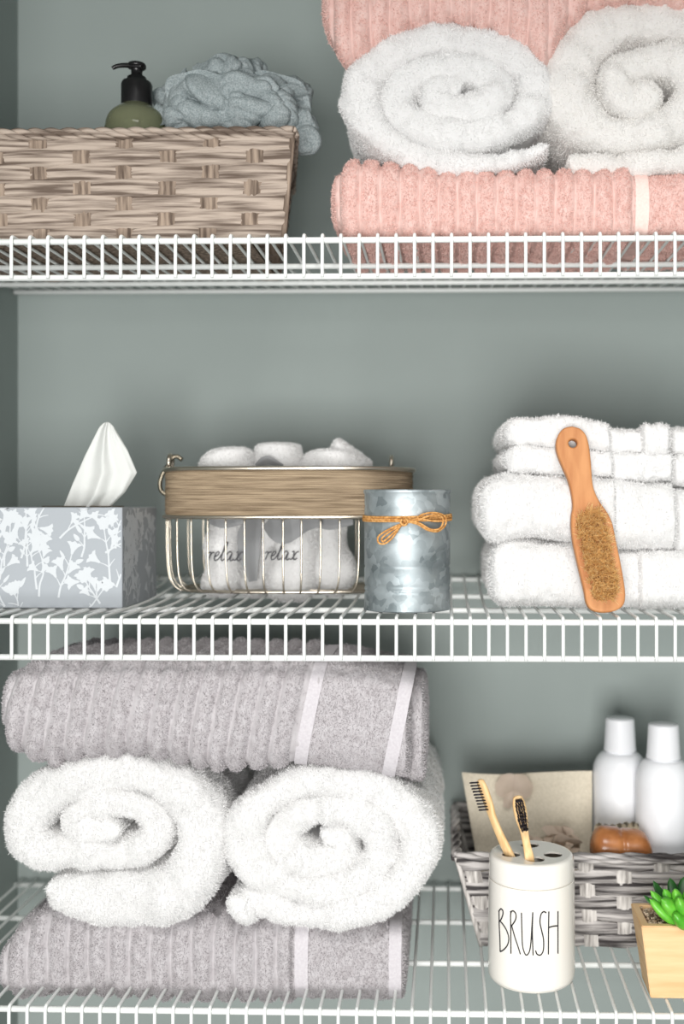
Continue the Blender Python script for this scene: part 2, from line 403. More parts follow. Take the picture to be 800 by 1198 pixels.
def slab(*a, mi=0, **k):
    P, us, rv, e = slab_surface(*a, **k)
    g = grid(P, wv=True, mi=mi)
    V, Fs, m, sm = g.p[0]; n = P.shape[1]; i0 = len(V)
    V = np.vstack([V, P[0].mean(0), P[-1].mean(0)]); q = np.arange(n); q2 = (q+1) % n
    F3 = np.vstack([np.stack([0*q+i0, q, q2], -1), np.stack([0*q+i0+1, (len(us)-1)*n+q2, (len(us)-1)*n+q], -1)])
    g.p[0] = (V, Fs+[F3], m, sm)
    return outward(g)
def facing(yb=.2, back=.18):
    def f(c, n):
        v = CAM-c; v /= np.linalg.norm(v, axis=1)[:, None]
        w = np.where((n*v).sum(1) > -.35, 1.0, .02)
        return w*np.where(c[:, 1] < yb, 1.0, back)
    return f

def folded_towel(label, tops, bots, yf, yb, ul, ur, rib, seed, mt, mband, bands, second=None, lean=0, nf=130000, rl=16, **kw):
    um = (ul+ur)/2
    zb = W(um, np.interp(um, *np.array(bots, float).T), yf+.02)[2]
    t = thing('folded_towel', label, 'towel', (W(um, 590, yf)[0], (yf+yb)/2, zb), None)
    g = slab(tops, bots, yf, yb, ul, ur, rib=rib, nseed=seed, lean=lean, rl=rl, **kw)
    base = g
    if second:
        for s in second:
            g2 = slab(s['top'], s['bot'], s['yf'], yb-.004, s['ul'], s['ur'], nseed=seed+20, rl=6, rr=6); base = Geo(); base += g; base += g2
            g = base
    lo = [b_ for b_ in bands]
    uaxis = np.linspace(ul-20, ur+20, 900); xaxis = W(uaxis, 590+0*uaxis, yf+.01)[:, 0]
    def acc(c, n):
        w = facing()(c, n)
        U_ = np.interp(c[:, 0], xaxis, uaxis)+lean*(c[:, 2]-zmid)/PX
        ph_ = (U_+2.2*n1(np.interp(c[:, 0], xaxis, uaxis), 1/55., seed+9)-rib[2])/rib[0]; pr_ = np.abs(np.cos(PI*ph_))
        w = np.where((U_ > rib[2]-10) & (U_ < rib[3]), w*np.where(pr_ > .45, 1.0, .03), w)
        for (b0, b1) in lo:
            # leave the woven bands without pile
            w = np.where((U_ > b0) & (U_ < b1), 0, w)
        return w
    V = np.vstack([p[0] for p in g.p]); zmid = (V[:, 2].min()+V[:, 2].max())/2
    full = Geo(); full += g; full += fuzz(g, nf, .0015, .00048, seed, acc)
    part('body', full, mt, t)
    for i, (b0, b1) in enumerate(bands):
        P, us, rv, e = slab_surface(tops, bots, yf, yb, ul, ur, rib=None, nseed=seed, off=.0009, amp=.0003, lean=lean, rl=rl, du=1.1)
        keep = (us >= b0) & (us <= b1)
        Q = P[keep][:, :60]
        zc = (Q[..., 2]-zmid)/PX
        Q[..., 0] -= lean*zc*PX
        part('woven_band', grid(Q), mband, t, 'smooth flat woven band')
    return t

PER = 23.4
# bottom shelf, lower grey towel
folded_towel('grey ribbed folded towel lying on the bottom wire shelf under the two white rolls',
    [(0, 1108), (30, 1078), (70, 1052), (110, 1056), (200, 1068), (270, 1072), (340, 1066), (480, 1080)],
    [(0, 1146), (20, 1156), (60, 1158), (200, 1163), (350, 1166), (480, 1166)],
    .030, .285, 1, 474, (24.0, .0052, 0, 344), 11, GREY_T, GREY_BAND, [(346, 362), (455, 470)], lean=0)
# bottom shelf, upper grey towel
folded_towel('grey ribbed folded towel on top of the white rolls under the middle shelf',
    [(0, 800), (25, 782), (60, 772), (250, 772), (400, 774), (470, 788), (505, 806)],
    [(0, 850), (20, 876), (60, 893), (110, 883), (170, 880), (250, 897), (330, 892), (400, 900), (480, 911), (505, 912)],
    .008, .16, 3, 479, (24.0, .0056, 0, 352), 12, GREY_T, GREY_BAND, [(352, 369), (458, 474)], lean=-.20,
    second=[dict(top=[(400, 782), (505, 800)], bot=[(400, 905), (505, 916)], yf=.036, ul=462, ur=498)])
# top shelf, lower pink towel
folded_towel('salmon pink ribbed folded towel lying on the top wire shelf under two white rolls',
    [(385, 205), (415, 192), (450, 196), (520, 206), (640, 208), (700, 205), (860, 210)],
    [(385, 268), (405, 281), (860, 281)],
    .010, .165, 388, 870, (22.6, .0048, 388, 740), 13, PINK_T, PINK_BAND, [(741, 757)], rl=22)
# top shelf, upper pink towel
folded_towel('salmon pink ribbed folded towel resting on top of the white rolls at the picture top',
    [(370, -30), (400, -50), (860, -60)],
    [(375, 40), (392, 70), (412, 76), (440, 58), (480, 36), (525, 27), (570, 36), (610, 58), (640, 80), (655, 40), (690, 10), (740, 2), (800, 10), (870, 40)],
    .008, .17, 377, 870, (23.0, .0050, 377, 900), 14, PINK_T, PINK_BAND, [], rl=22, nf=90000, skew=.28)

# ------------------------------------------------------------------ rolled towels
def rolled_towel(label, pts, yf, yb, seed, mt=WHITE_T, nf=120000, wob=.006, cen=None, group=None, cone=0.0):
    """pts: (u, v, half thickness) along the rolled ribbon, in front view"""
    p = smoothprof(np.array(pts, float), 8); p = resample(p, 2.2); u, v, h = p.T
    N = len(u); H = h*sc(yf+.01)*.99
    c = W(u, v, yf+.012); X, Z = c[:, 0], c[:, 2]
    tx, tz = np.gradient(X), np.gradient(Z); L = np.hypot(tx, tz); nx, nz = -tz/L, tx/L
    kk = 5; ker = np.ones(kk)/kk
    nx = np.convolve(np.pad(nx, kk//2, mode='edge'), ker, 'valid'); nz = np.convolve(np.pad(nz, kk//2, mode='edge'), ker, 'valid')
    q = np.hypot(nx, nz); nx /= q; nz /= q
    s = np.arange(N)*2.2*PX
    YF = yf+wob*n1(s, 26, seed)+.004*n1(s, 70, seed+1)
    prof = []   # (normal, y kind, normal vector)
    for a in np.linspace(-PI/2, PI/2, 22): prof.append((math.copysign(abs(math.sin(a))**.8, math.sin(a)), ('f', abs(math.cos(a))**.8), math.sin(a), -math.cos(a)))
    ny = 20
    for q_ in np.linspace(0, 1, ny)[1:]: prof.append((1, ('m', q_), 1, 0))
    for q_ in np.linspace(1, 0, ny)[:-1]: prof.append((-1, ('m', q_), -1, 0))
    P = np.zeros((N, len(prof), 3)); NN = np.zeros_like(P)
    endt = np.clip(np.minimum(np.arange(N), np.arange(N)[::-1])/5., 0, 1)**.5
    Hh = H*(.25+.75*endt)
    for j, (a, yk, na, nyv) in enumerate(prof):
        fd = Hh*1.0
        Y = YF+fd*(1-yk[1]) if yk[0] == 'f' else YF+fd+(yb-YF-fd)*yk[1]
        P[:, j] = np.stack([X+nx*Hh*a, Y, Z+nz*Hh*a], -1); NN[:, j] = np.stack([nx*na, 0*nx+nyv, nz*na], -1)
    d = .0020*noise(P, 75, seed)+.0012*noise(P, 190, seed+2)+.0036*noise(P, 32, seed+4)
    P += NN*d[..., None]
    g = grid(P, wv=True); V, Fs, m, sm = g.p[0]; n = P.shape[1]; i0 = len(V)
    V = np.vstack([V, P[0].mean(0), P[-1].mean(0)]); q = np.arange(n); q2 = (q+1) % n
    g.p[0] = (V, Fs+[np.vstack([np.stack([0*q+i0, q, q2], -1), np.stack([0*q+i0+1, (N-1)*n+q2, (N-1)*n+q], -1)])], m, sm)
    # orientation: the front must look towards -y
    F = g.p[0][1][0]; mid = (len(prof) and 10)
    V_ = g.p[0][0]; f = F[(N//2)*n+10]; nn = np.cross(V_[f[1]]-V_[f[0]], V_[f[2]]-V_[f[0]])
    if nn[1] > 0: g.p[0] = (V_, [x[:, ::-1] for x in g.p[0][1]], 0, True)
    cx, cz = (X.min()+X.max())/2, (Z.min()+Z.max())/2; rx, rz = (X.max()-X.min())/2, (Z.max()-Z.min())/2
    def acc(cc, nr):
        w = facing(.25, .3)(cc, nr); rad = np.hypot((cc[:, 0]-cx)/rx, (cc[:, 2]-cz)/rz)
        return w*np.where(cc[:, 1] < yf+.03, 1.0, np.where(rad > 1.0, .6, .01))
    full = Geo(); full += g; full += fuzz(g, nf, .0019, .00045, seed, acc)
    o = solo('rolled_towel', full, mt, label, 'towel', group); return o
def spiral(cx, cz, rx, ry, turns, a0, th0, th1, sgn=1, ecc=.0, flush=False):
    out = []
    n = int(turns*14)
    for i in range(n+1):
        t = i/n; k = 1-t; a = math.radians(a0)+sgn*2*PI*turns*t
        r = .06+.94*k**.92
        hh = (th0+(th1-th0)*t)*(1-.24*abs(math.sin(a)))
        if flush and i < 5:
            f_ = (.3, .5, .72, .88, .96)[i]; r += hh*(1-f_)/rx; hh *= f_
        asp = ry/rx*(1-ecc*t)
        out.append((cx+rx*r*math.cos(a), cz-rx*asp*r*math.sin(a), hh))
    return out
rolled_towel('white plush towel roll on the bottom shelf with a loose flap folded under it',
    [(60, 1033, 15), (94, 1045, 29), (140, 1053, 35), (190, 1048, 34), (226, 1022, 33), (237, 985, 32), (230, 948, 31), (202, 919, 29), (160, 903, 24), (115, 905, 25), (70, 920, 26), (40, 948, 26), (34, 978, 22), (60, 995, 23), (100, 995, 23), (140, 996, 20), (178, 986, 20), (184, 962, 21), (165, 942, 20), (125, 938, 20), (92, 955, 21), (106, 966, 18), (145, 966, 13)],
    .016, .27, 31)
lr = [(272, 1046, 8), (290, 1062, 15)]+[(x, y, h) for x, y, h in spiral(377.5, 984, 127, 87, 2.6, 232, 24, 27, 1)]
rolled_towel('white plush towel roll with a round tight spiral on the bottom shelf', lr, .014, .275, 32)
rolled_towel('white plush towel roll on the lower pink towel, next to the grey wall',
    spiral(535, 112, 127, 86, 2.7, 318, 22.5, 23.5, -1, .3, True), .016, .27, 33)
rolled_towel('off-white towel roll at the right edge between the pink towels, loose flap beneath it',
    [(664, 193, 15), (700, 196, 16), (750, 196, 16), (800, 190, 16), (845, 172, 18), (872, 130, 22), (872, 85, 24), (848, 45, 24), (800, 24, 22), (745, 26, 23), (697, 40, 30), (668, 74, 34), (666, 112, 33), (684, 142, 29), (715, 158, 22), (760, 158, 22), (800, 138, 23), (815, 105, 23), (797, 76, 24), (760, 72, 20), (724, 84, 20), (720, 108, 20), (745, 122, 20), (765, 104, 17)],
    .018, .27, 34, CREAM_T)

# ------------------------------------------------------------------ white folded stack
def plain_towel(label, pieces, seed, nf=80000):
    g = Geo()
    for i, (top, bot, yf, ul, ur) in enumerate(pieces):
        g += slab(top, bot, yf, .26, ul, ur, nseed=seed+i, rl=14 if i == 0 else 7, rr=7, amp=.0016, wave=.002, front=.9, nfreq=60)
    full = Geo(); full += g; full += fuzz(g, nf, .0018, .00045, seed, facing())
    return solo('folded_towel', full, WHITE_T, label, 'towel', None)
def lv(v0, u0, u1): return [(u0, v0), (u1, v0)]
plain_towel('thick white folded towel lying on the middle shelf, lowest of the white stack',
    [([(570, 640), (600, 630), (640, 633), (735, 640)], [(570, 700), (590, 708), (735, 710)], .034, 572, 722),
     ([(700, 643), (900, 646)], lv(710, 700, 900), .042, 716, 760), ([(745, 643), (900, 646)], lv(711, 740, 900), .036, 744, 880)], 41)
plain_towel('thick white folded towel, second from the bottom of the white stack',
    [([(556, 566), (590, 553), (700, 560), (720, 562)], [(556, 618), (578, 634), (620, 627), (650, 633), (720, 638)], .030, 559, 722),
     ([(700, 562), (790, 566)], lv(642, 690, 800), .036, 712, 792), ([(770, 572), (900, 572)], lv(646, 700, 900), .045, 786, 880)], 44)
plain_towel('thin white folded towel, second from the top of the white stack',
    [([(586, 525), (620, 520), (720, 528)], [(586, 548), (600, 554), (720, 560)], .040, 588, 718),
     ([(700, 530), (790, 532)], lv(563, 690, 800), .044, 712, 789), ([(770, 534), (900, 534)], lv(566, 700, 900), .052, 784, 880)], 47, 45000)
plain_towel('thin white folded towel on the very top of the white stack',
    [([(586, 496), (600, 489), (660, 488), (720, 500)], [(586, 516), (600, 522), (720, 528)], .042, 588, 715),
     ([(700, 503), (760, 506)], lv(531, 690, 800), .050, 708, 756), ([(745, 500), (790, 500)], lv(532, 700, 800), .045, 748, 784), ([(770, 503), (900, 503)], lv(532, 700, 900), .056, 782, 880)], 50, 45000)

# ------------------------------------------------------------------ woven baskets
def weave_side(bl, br, tl, tr, rows, stake, phase, mats, bulge=.0042, fill=.84, under=-.0012, seed=0, sink=.0006, hgt=1.12):
    """bl..tr: corners seen from outside (left/right). returns (weavers, stakes)"""
    bl, br, tl, tr = [np.asarray(a, float) for a in (bl, br, tl, tr)]
    wd = np.linalg.norm(br-bl); wt = np.linalg.norm(tr-tl)
    nrm = np.cross(br-bl, tl-bl); nrm /= np.linalg.norm(nrm)
    def S(s, t, d):
        s = np.asarray(s)[..., None]; t = np.asarray(t)[..., None]; d = np.asarray(d)[..., None]
        return (bl*(1-s)+br*s)*(1-t)+(tl*(1-s)+tr*s)*t+nrm*d
    wv, st = Geo(), Geo()
    ns = int(round((wd+wt)/2/stake)); rng = np.random.default_rng(seed)
    for i in range(-1, ns+2):
        sc_ = (i+phase)/ns; hw = .105*1.0/ns*2
        if sc_ < .01 or sc_ > .99: continue
        tt = np.linspace(0, 1, rows*6)[:, None]; ss = sc_+np.linspace(-hw, hw, 9)[None]
        d = .0012*np.cos(np.linspace(-1.3, 1.3, 9))[None]+.0006*noise(np.stack([ss*400+0*tt, tt*3+0*ss, 0*tt+0*ss+i], -1), 1, seed)
        st += grid(S(ss+0*tt, tt+0*ss, d+0*tt))
    for r in range(rows):
        tc0 = (r+.5)/rows
        for i in range(-1, ns+2):
            if (i+r) % 2: continue
            c = (i+phase)/ns+rng.normal(0, .012)/ns; half = fill/ns
            a = np.linspace(-1, 1, 44); bb = np.linspace(-1, 1, 17)
            A, B = np.meshgrid(a, bb, indexing='ij')
            s = c+A*half*1.05
            keep = (s[:, 0] > -.004) & (s[:, 0] < 1.004)
            if keep.sum() < 4: continue
            env = np.cos(A*PI/2*.97)
            hh = (.30+.24*np.clip(env, 0, 1)**.7)*hgt/rows
            tilt = rng.normal(0, .05)/rows
            t = tc0+B*hh+A*tilt+.03/rows*noise(np.stack([A*2, B*0, A*0+r*7+i], -1), 1, seed+2)
            rid = noise(np.stack([A*1.6+i*5, B*7+r*9, 0*A], -1), 1, seed+3)+.6*noise(np.stack([A*2.5+i*5, B*15+r*9, 0*A], -1), 1, seed+4)
            d = -.0012+bulge*np.clip(env, 0, 1)**.6*np.sqrt(np.clip(1-(B*.93)**2, 0, 1))+.00055*rid
            s = np.clip(s, 0, 1)
            g = grid(S(s, t, d)[keep]); wv += g
    return wv, st, S
def rope(p0, p1, r, strands=3, pitch=.03, seed=0, n=160):
    p0 = np.asarray(p0, float); p1 = np.asarray(p1, float); L = np.linalg.norm(p1-p0); T = (p1-p0)/L
    up = np.array([0, 0, 1.0]); up -= T*(up@T); up /= np.linalg.norm(up); B = np.cross(T, up); g = Geo()
    t = np.linspace(0, 1, n)
    for k_ in range(strands):
        ph = 2*PI*k_/strands+2*PI*L*t/pitch
        rr_ = r*.55*(1+.15*n1(t*L, 90, seed+k_))
        P = p0+(p1-p0)*t[:, None]+(np.cos(ph)*rr_)[:, None]*up+(np.sin(ph)*rr_)[:, None]*B
        g += tube(P, r*.62*(1+.12*n1(t*L, 150, seed+9+k_)), 9)
    return g
def basket(name, label, b, t, z0, z1, rows, stake, phase, mw, ms, mr, seed, rimr, ropepitch, back=0.0, **kw):
    """b, t: (x0,x1,y0,y1) at the bottom and at the top"""
    th = thing(name, label, 'basket', ((b[0]+b[1])/2, (b[2]+b[3])/2, z0))
    def cs(q, z): return [np.array([q[0], q[2], z]), np.array([q[1], q[2], z]), np.array([q[1]-back, q[3], z]), np.array([q[0], q[3], z])]
    B, T = cs(b, z0), cs(t, z1); wv, st = Geo(), Geo(); rim = Geo()
    for i in range(4):
        j = (i+1) % 4
        w_, s_, _ = weave_side(B[i], B[j], T[i], T[j], rows, stake, phase, None, seed=seed+i*3, **kw)
        wv += w_; st += s_
        # corner stake
        st += tube(np.linspace(B[i], T[i], 8), .0026, 8)
        rim += rope(T[i], T[j], rimr, 3, ropepitch, seed+i)
    part('weave', wv, mw, th); part('stakes', st, ms, th, 'upright stakes'); part('rim', rim, mr, th, 'twisted rim')
    part('bottom', box(b[0]+.002, b[1]-.002-back, b[2]+.002, b[3]-.002, z0, z0+.004), ms, th)
    return th
yb0 = .030
bx1 = float(W(331, 590, yb0)[0]); tx1 = float(W(343, 590, yb0-.006)[0]); bx0 = XL+.012
zt1 = float(W(200, 157, yb0-.006)[2])
basket('wicker_basket', 'brown woven seagrass basket on the top shelf holding the soap pump and bath pouf', (bx0+.006, bx1, yb0, .185), (bx0, tx1, yb0-.008, .20), S1+.0005, zt1, 7, 50*sc(yb0), .17,
       STRAW, STRAW_V, STRAW, 60, .0050, .045, back=.028, hgt=1.2, fill=.86)

# grey basket, bottom shelf
yg = .130
gx0b = float(W(563, 590, yg)[0]); gx0t = float(W(534, 590, yg-.008)[0]); gx1 = XR-.05
zg = float(W(650, 1003, yg-.008)[2])
basket('wicker_basket', 'grey woven basket on the bottom shelf holding white bottles and a linen pouch', (gx0b, gx1, yg, .268), (gx0t, gx1+.02, yg-.010, .296), S3+.0005, zg, 7, 41.5*sc(yg), .33,
       GSTRAW, GSTRAW_V, GSTRAW, 80, .0048, .075, bulge=.0038, fill=.80, hgt=1.1)

# ------------------------------------------------------------------ soap pump bottle
ys = .10; c0 = W(160, 590, ys); zs = lambda v, y=ys: float(W(160, v, y)[2])-S1
q = sc(ys); zb_ = S1+.006
t = thing('soap_bottle', 'olive glass soap bottle with a black pump standing in the brown basket', 'bottle', (c0[0], ys, zb_))
H = lambda v: float(W(160, v, ys)[2])-zb_
R_ = 37*q
part('bottle', lathe(smoothprof([(0, 0), (R_*.9, 0), (R_, .006), (R_, H(170)), (R_*.985, H(150)), (R_*.86, H(136)), (R_*.55, H(126)), (13*q, H(121)), (13*q, H(117))], 6), (c0[0], ys, zb_)), OLIVE, t)
pm = part('pump', Geo() .__iadd__(lathe([(0, H(126)), (17.5*q, H(126)), (18*q, H(124)), (18*q, H(100)), (17*q, H(97)), (11*q, H(96)), (11*q, H(91)), (9.5*q, H(91)), (9.5*q, H(90)), (6.6*q, H(90)), (6.6*q, H(80)), (10.5*q, H(79.5)), (10.8*q, H(77)), (10*q, H(75)), (0, H(74.5))], (c0[0], ys, zb_), 40)), BLACKP, t)
sp_ = [W(u, v, ys-.004) for u, v in ((166, 77.5), (158, 77), (150, 76.5), (142, 76.5), (135, 78), (131.5, 80))]
part('nozzle', tube(smoothprof(sp_, 5), np.linspace(3.4, 2.2, 26)*q, 10), BLACKP, pm)
part('dip_tube', tube([(c0[0]+.001, ys, zb_+H(122)), (c0[0]+.002, ys, zb_+.01)], 2.5*q, 8), BLACKP, t)
part('neck_ring', lathe([(15*q, H(127)), (15*q, H(132)), (10*q, H(140)), (0, H(141))], (c0[0], ys, zb_), 32), BLACKP, t)

# ------------------------------------------------------------------ bath pouf
rng = np.random.default_rng(5); yp = .11; cp = W(272, 128, yp); g = Geo(); qp = sc(yp)
def ruffle(cen, axis, R, ext, k_, amp, w, seed, squash):
    rg = np.random.default_rng(seed); axis = axis/np.linalg.norm(axis)
    a = np.cross(axis, rg.normal(0, 1, 3)); a /= np.linalg.norm(a); b_ = np.cross(axis, a)
    th = np.linspace(-ext, ext, 90); rr_ = np.linspace(0, 1, 9); T_, Q_ = np.meshgrid(th, rr_, indexing='ij')
    rad = R*(.50+.50*Q_)*(1+.07*np.sin(T_*3+seed)*Q_)
    rad = rad*(1-.05*(1+np.cos(T_*k_*2+seed))*.5*Q_)-R*.06*Q_**4
    dsp = amp*Q_**.8*np.sin(T_*k_+seed*1.7+.8*np.sin(T_*2.3+seed))+.12*amp*Q_*np.sin(T_*k_*2.3+seed)
    P = (np.cos(T_)*rad)[..., None]*a+(np.sin(T_)*rad)[..., None]*b_+(dsp+w*Q_**2*.3)[..., None]*axis
    return grid(P*squash+cen)
def folded_ball(cen, rx, ry, rz, seed, freq=48, n=300, m=170):
    ph = np.linspace(0, 2*PI, n, endpoint=False); th = np.linspace(.02, PI-.02, m); T_, F_ = np.meshgrid(th, ph, indexing='ij')
    D = np.stack([np.sin(T_)*np.cos(F_), np.sin(T_)*np.sin(F_), np.cos(T_)], -1); Q = D*np.array([rx, ry, rz])
    wr = np.stack([noise(Q, 30, seed+k_) for k_ in (1, 2, 3)], -1)*.016
    a = noise(Q+wr, freq, seed); b_ = noise(Q+wr*1.6, freq*1.9, seed+8)
    r = .70+.34*np.sqrt(np.abs(a)*1.6+.004)+.13*np.sqrt(np.abs(b_)+.004)+.10*noise(Q, 20, seed+5)
    return outward(grid(Q*r[..., None]+cen, wv=True))
g += folded_ball(cp+np.array([0, 0, -.004]), .062, .045, .043, 3)
for (u, v, rd, y_) in ((195, 116, 17, .13), (352, 150, 22, .10), (340, 116, 25, .12), (358, 166, 17, .09), (246, 92, 22, .12), (292, 94, 26, .12), (270, 92, 26, .10), (216, 135, 26, .09), (325, 130, 24, .085)):
    g += folded_ball(W(u, v, y_), rd*qp, rd*qp*.9, rd*qp, 20+u, 60, 110, 70)
for i in range(34):
    ax = rng.normal(0, 1, 3); g += ruffle(cp+rng.normal(0, 1, 3)*np.array([.018, .006, .004]), ax, rng.uniform(.040, .049), rng.uniform(.9, 1.8), 4, .006, .008, i+3, np.array([1.15, .9, .9]))
solo('bath_pouf', g, TULLE, 'blue-grey ruffled mesh bath pouf spilling over the brown basket rim', 'bath pouf')

# ------------------------------------------------------------------ tissue box
yt = .052; zt0 = S2+.0006; xr = float(W(143, 590, yt)[0]); xl = XL+.003
ztop = float(W(143, 593.5, yt)[2]); yt1 = yt+.118
t = thing('tissue_box', 'pale grey tissue box with white flower print on the middle shelf', 'box', ((xl+xr)/2, (yt+yt1)/2, zt0))
part('carton', box(xl, xr, yt, yt1, zt0, ztop, .0012, 2), CARD, t)
def flower_print(Wd, Hd, seed, n=34):
    """2-D polygons of stems, leaves, blooms inside a Wd x Hd sheet"""
    rg = np.random.default_rng(seed); polys = []
    def rib(pts, w0, w1):
        p = smoothprof(pts, 5); T = np.gradient(p, axis=0); T /= np.linalg.norm(T, axis=1)[:, None]+1e-9
        N_ = np.stack([-T[:, 1], T[:, 0]], -1); w = np.linspace(w0, w1, len(p))[:, None]
        A, B = p+N_*w, p-N_*w
        for i in range(len(p)-1): polys.append(np.array([A[i], A[i+1], B[i+1], B[i]]))
    def blob(c, a, L, w, kind):
        if not (L*.7 < c[0] < Wd-L*.7 and L*.7 < c[1] < Hd-L*.7): return
        ca, sa = math.cos(a), math.sin(a); m = 18
        if kind == 0:    # leaf
            q = [(math.cos(x)*.5+.5, math.sin(x)*.5*(1-.4*math.cos(x))) for x in np.linspace(0, 2*PI, m, endpoint=False)]
        else:            # bell with three lobes
            q = [(0, .08), (.35, .16), (.7, .34), (.95, .62), (1.06, .36), (1.0, .2), (1.16, 0), (1.0, -.2), (1.06, -.36), (.95, -.62), (.7, -.34), (.35, -.16), (0, -.08)]
        polys.append(np.array([(c[0]+(x*ca*L-y_*sa*w), c[1]+(x*sa*L+y_*ca*w)) for x, y_ in q]))
    for i in range(n):
        x = rg.uniform(0, Wd); y0 = rg.uniform(-.2, .75)*Hd; L = rg.uniform(.2, .5)*Hd; lean_ = rg.normal(0, .35)
        p = [np.array([x, y0])]
        for s in range(4):
            lean_ += rg.normal(0, .18); p.append(p[-1]+np.array([math.sin(lean_), math.cos(lean_)])*L/4)
        rib(p, .0010, .0005)
        for s in range(1, 5):
            for sd in (-1, 1):
                if rg.random() < .35: continue
                a = PI/2-lean_+sd*rg.uniform(.5, 1.0); bl_ = rg.uniform(.003, .010)
                e = p[s]+np.array([math.cos(a), math.sin(a)])*bl_
                rib([p[s], (p[s]+e)/2+np.array([0, .0005]), e], .0006, .0003)
                if rg.random() < .55: blob(e, a+rg.normal(0, .2), rg.uniform(.008, .012), rg.uniform(.008, .012), 1)
                else: blob(e, a, rg.uniform(.006, .011), rg.uniform(.0025, .0045), 0)
        a = PI/2-lean_; blob(p[-1], a, .011, .012, 1)
        if rg.random() < .5:
            for kk_ in range(5): blob(p[-1]+np.array([math.cos(a), math.sin(a)])*.006, a+kk_*2*PI/5, .0062, .0055, 0)
    return [np.clip(q_, [.0008, .0008], [Wd-.0008, Hd-.0008]) for q_ in polys if (q_[:, 0].max() > .002 and q_[:, 0].min() < Wd-.002 and q_[:, 1].max() > .002 and q_[:, 1].min() < Hd-.002)]
g = Geo(); rg = np.random.default_rng(2)
def lay(polys, fn, tilt=0):
    for i, q_ in enumerate(polys):
        o = .00012+.0002*(i % 97)/97
        V = np.array([fn(x, z, o) for x, z in q_]); c = V.mean(0)
        n = len(V); F = np.array([[n, a, (a+1) % n] for a in range(n)]) if n > 4 else None
        if n > 4: g.add(np.vstack([V, c]), [F], 0, False)
        else: g.add(V, [np.array([[0, 1, 2, 3]])], 0, False)
lay(flower_print(xr-xl, ztop-zt0, 4, 27), lambda x, z, o: (xl+x, yt-o, zt0+z))
lay(flower_print(yt1-yt, ztop-zt0, 8, 24), lambda x, z, o: (xr+o, yt+x, zt0+z))
lay(flower_print(xr-xl, yt1-yt, 12, 20), lambda x, z, o: (xl+x, yt+z, ztop+o))
part('floral_print', g, PRINT, t, 'white printed flowers')
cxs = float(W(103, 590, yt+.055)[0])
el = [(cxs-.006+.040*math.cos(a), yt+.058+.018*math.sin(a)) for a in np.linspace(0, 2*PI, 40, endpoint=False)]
g = plate([el], .0008); part('slot_shade', g.moved((0, 0, ztop+.0008)), SLOT_SHADE, t, 'dark oval plate coloured as the shade of an opening')  # flat dark plate on the closed carton, its colour standing in for inside shade
# the tissue
tq = np.linspace(0, 1, 34)
Lc = np.stack([np.interp(tq, [0, .3, .62, .93, 1], [74, 85, 99, 116, 121]), np.interp(tq, [0, .3, .62, .93, 1], [594, 566, 534, 500, 495])], -1)
Rc = np.stack([np.interp(tq, [0, .12, .42, .7, 1], [128, 146, 160, 149, 134]), np.interp(tq, [0, .12, .42, .7, 1], [594, 576, 553, 527, 501])], -1)
ns_, nt_ = 40, len(Lc)
P = np.zeros((nt_, 2*ns_, 3)); ym = yt+.052
for i in range(nt_):
    tt = i/(nt_-1); fr = []
    for j in range(ns_):
        s = j/(ns_-1); u = Lc[i, 0]*(1-s)+Rc[i, 0]*s; v = Lc[i, 1]*(1-s)+Rc[i, 1]*s
        ple = .0052*(1-.6*tt)*(abs(math.sin(s*6.5+.9*tt))*1.6-.8)+.0016*math.sin(s*19+tt*6)+.0016*float(n1(s*3+tt*1.5, 1.7, 4))
        bow = .009*math.sin(PI*s)*(1-.6*tt)
        if tt == 1: v -= 3.5*math.sin(PI*s)
        P[i, j] = W(u, v, ym-bow+ple); P[i, 2*ns_-1-j] = W(u+.3, v, ym+.0012+bow*.8+ple*.4)
g = grid(P, wv=True); g += grid(np.stack([P[-1, :ns_], P[-1, ns_:][::-1]], 0))
solo('tissue', g, TISSUE, 'white paper tissue pulled up out of the flowered box', 'tissue')

# ------------------------------------------------------------------ oval wire basket
yc = .178; xc = float(W(339.5, 590, yc)[0]); a_ = 143.5*sc(yc)-.001; b_ = .068; pe = 2/2.7
def oval(a, b, n=160, th=None):
    th = np.linspace(0, 2*PI, n, endpoint=False) if th is None else th
    return np.stack([xc+a*np.sign(np.cos(th))*np.abs(np.cos(th))**pe, yc+b*np.sign(np.sin(th))*np.abs(np.sin(th))**pe], -1)
def ring(a, b, z, r, n=160, nn=8):
    o = oval(a, b, n); return tube(np.column_stack([o, np.full(len(o), z)]), r, nn, closed=True)
zr1 = float(W(338, 548, yc-b_)[2]); zr0 = float(W(338, 605, yc-b_)[2]); zbb = float(W(338, 703, yc-b_*.85)[2]); zbb = S2+float(lift2(.235))+.0016
t = thing('wire_basket', 'oval metal wire basket wrapped with a jute band, standing behind the tin', 'basket', (xc, yc, zbb))
part('top_rim', ring(a_+.0022, b_+.0022, zr1, .0024), NICKEL, t); part('lower_rim', ring(a_+.0024, b_+.0024, zr0, .0020), NICKEL, t)
# jute band: cords wound around
nz_ = 150; oc = oval(a_, b_, 220); zz = np.linspace(zr0+.001, zr1-.001, nz_)
ox = (oc-np.array([xc, yc])); ox /= np.linalg.norm(ox, axis=1)[:, None]
cord = np.abs(np.sin(zz/(zr1-zr0)*0+np.linspace(0, 24*PI, nz_)))**.6
P = np.zeros((nz_, 220, 3))
for i in range(nz_):
    d = .0004+.0011*cord[i]+.0004*n1(np.arange(220)*.01+i//6, 22, i//6)
    P[i, :, :2] = oc+ox*d[:, None]; P[i, :, 2] = zz[i]+.0004*n1(np.arange(220)*.01, 6, 5)
g = grid(P, wv=True); Pi = P.copy(); Pi[:, :, :2] = (oc-ox*.0015)[None]; g += grid(Pi, wv=True)
part('jute_band', g, JUTE, t)
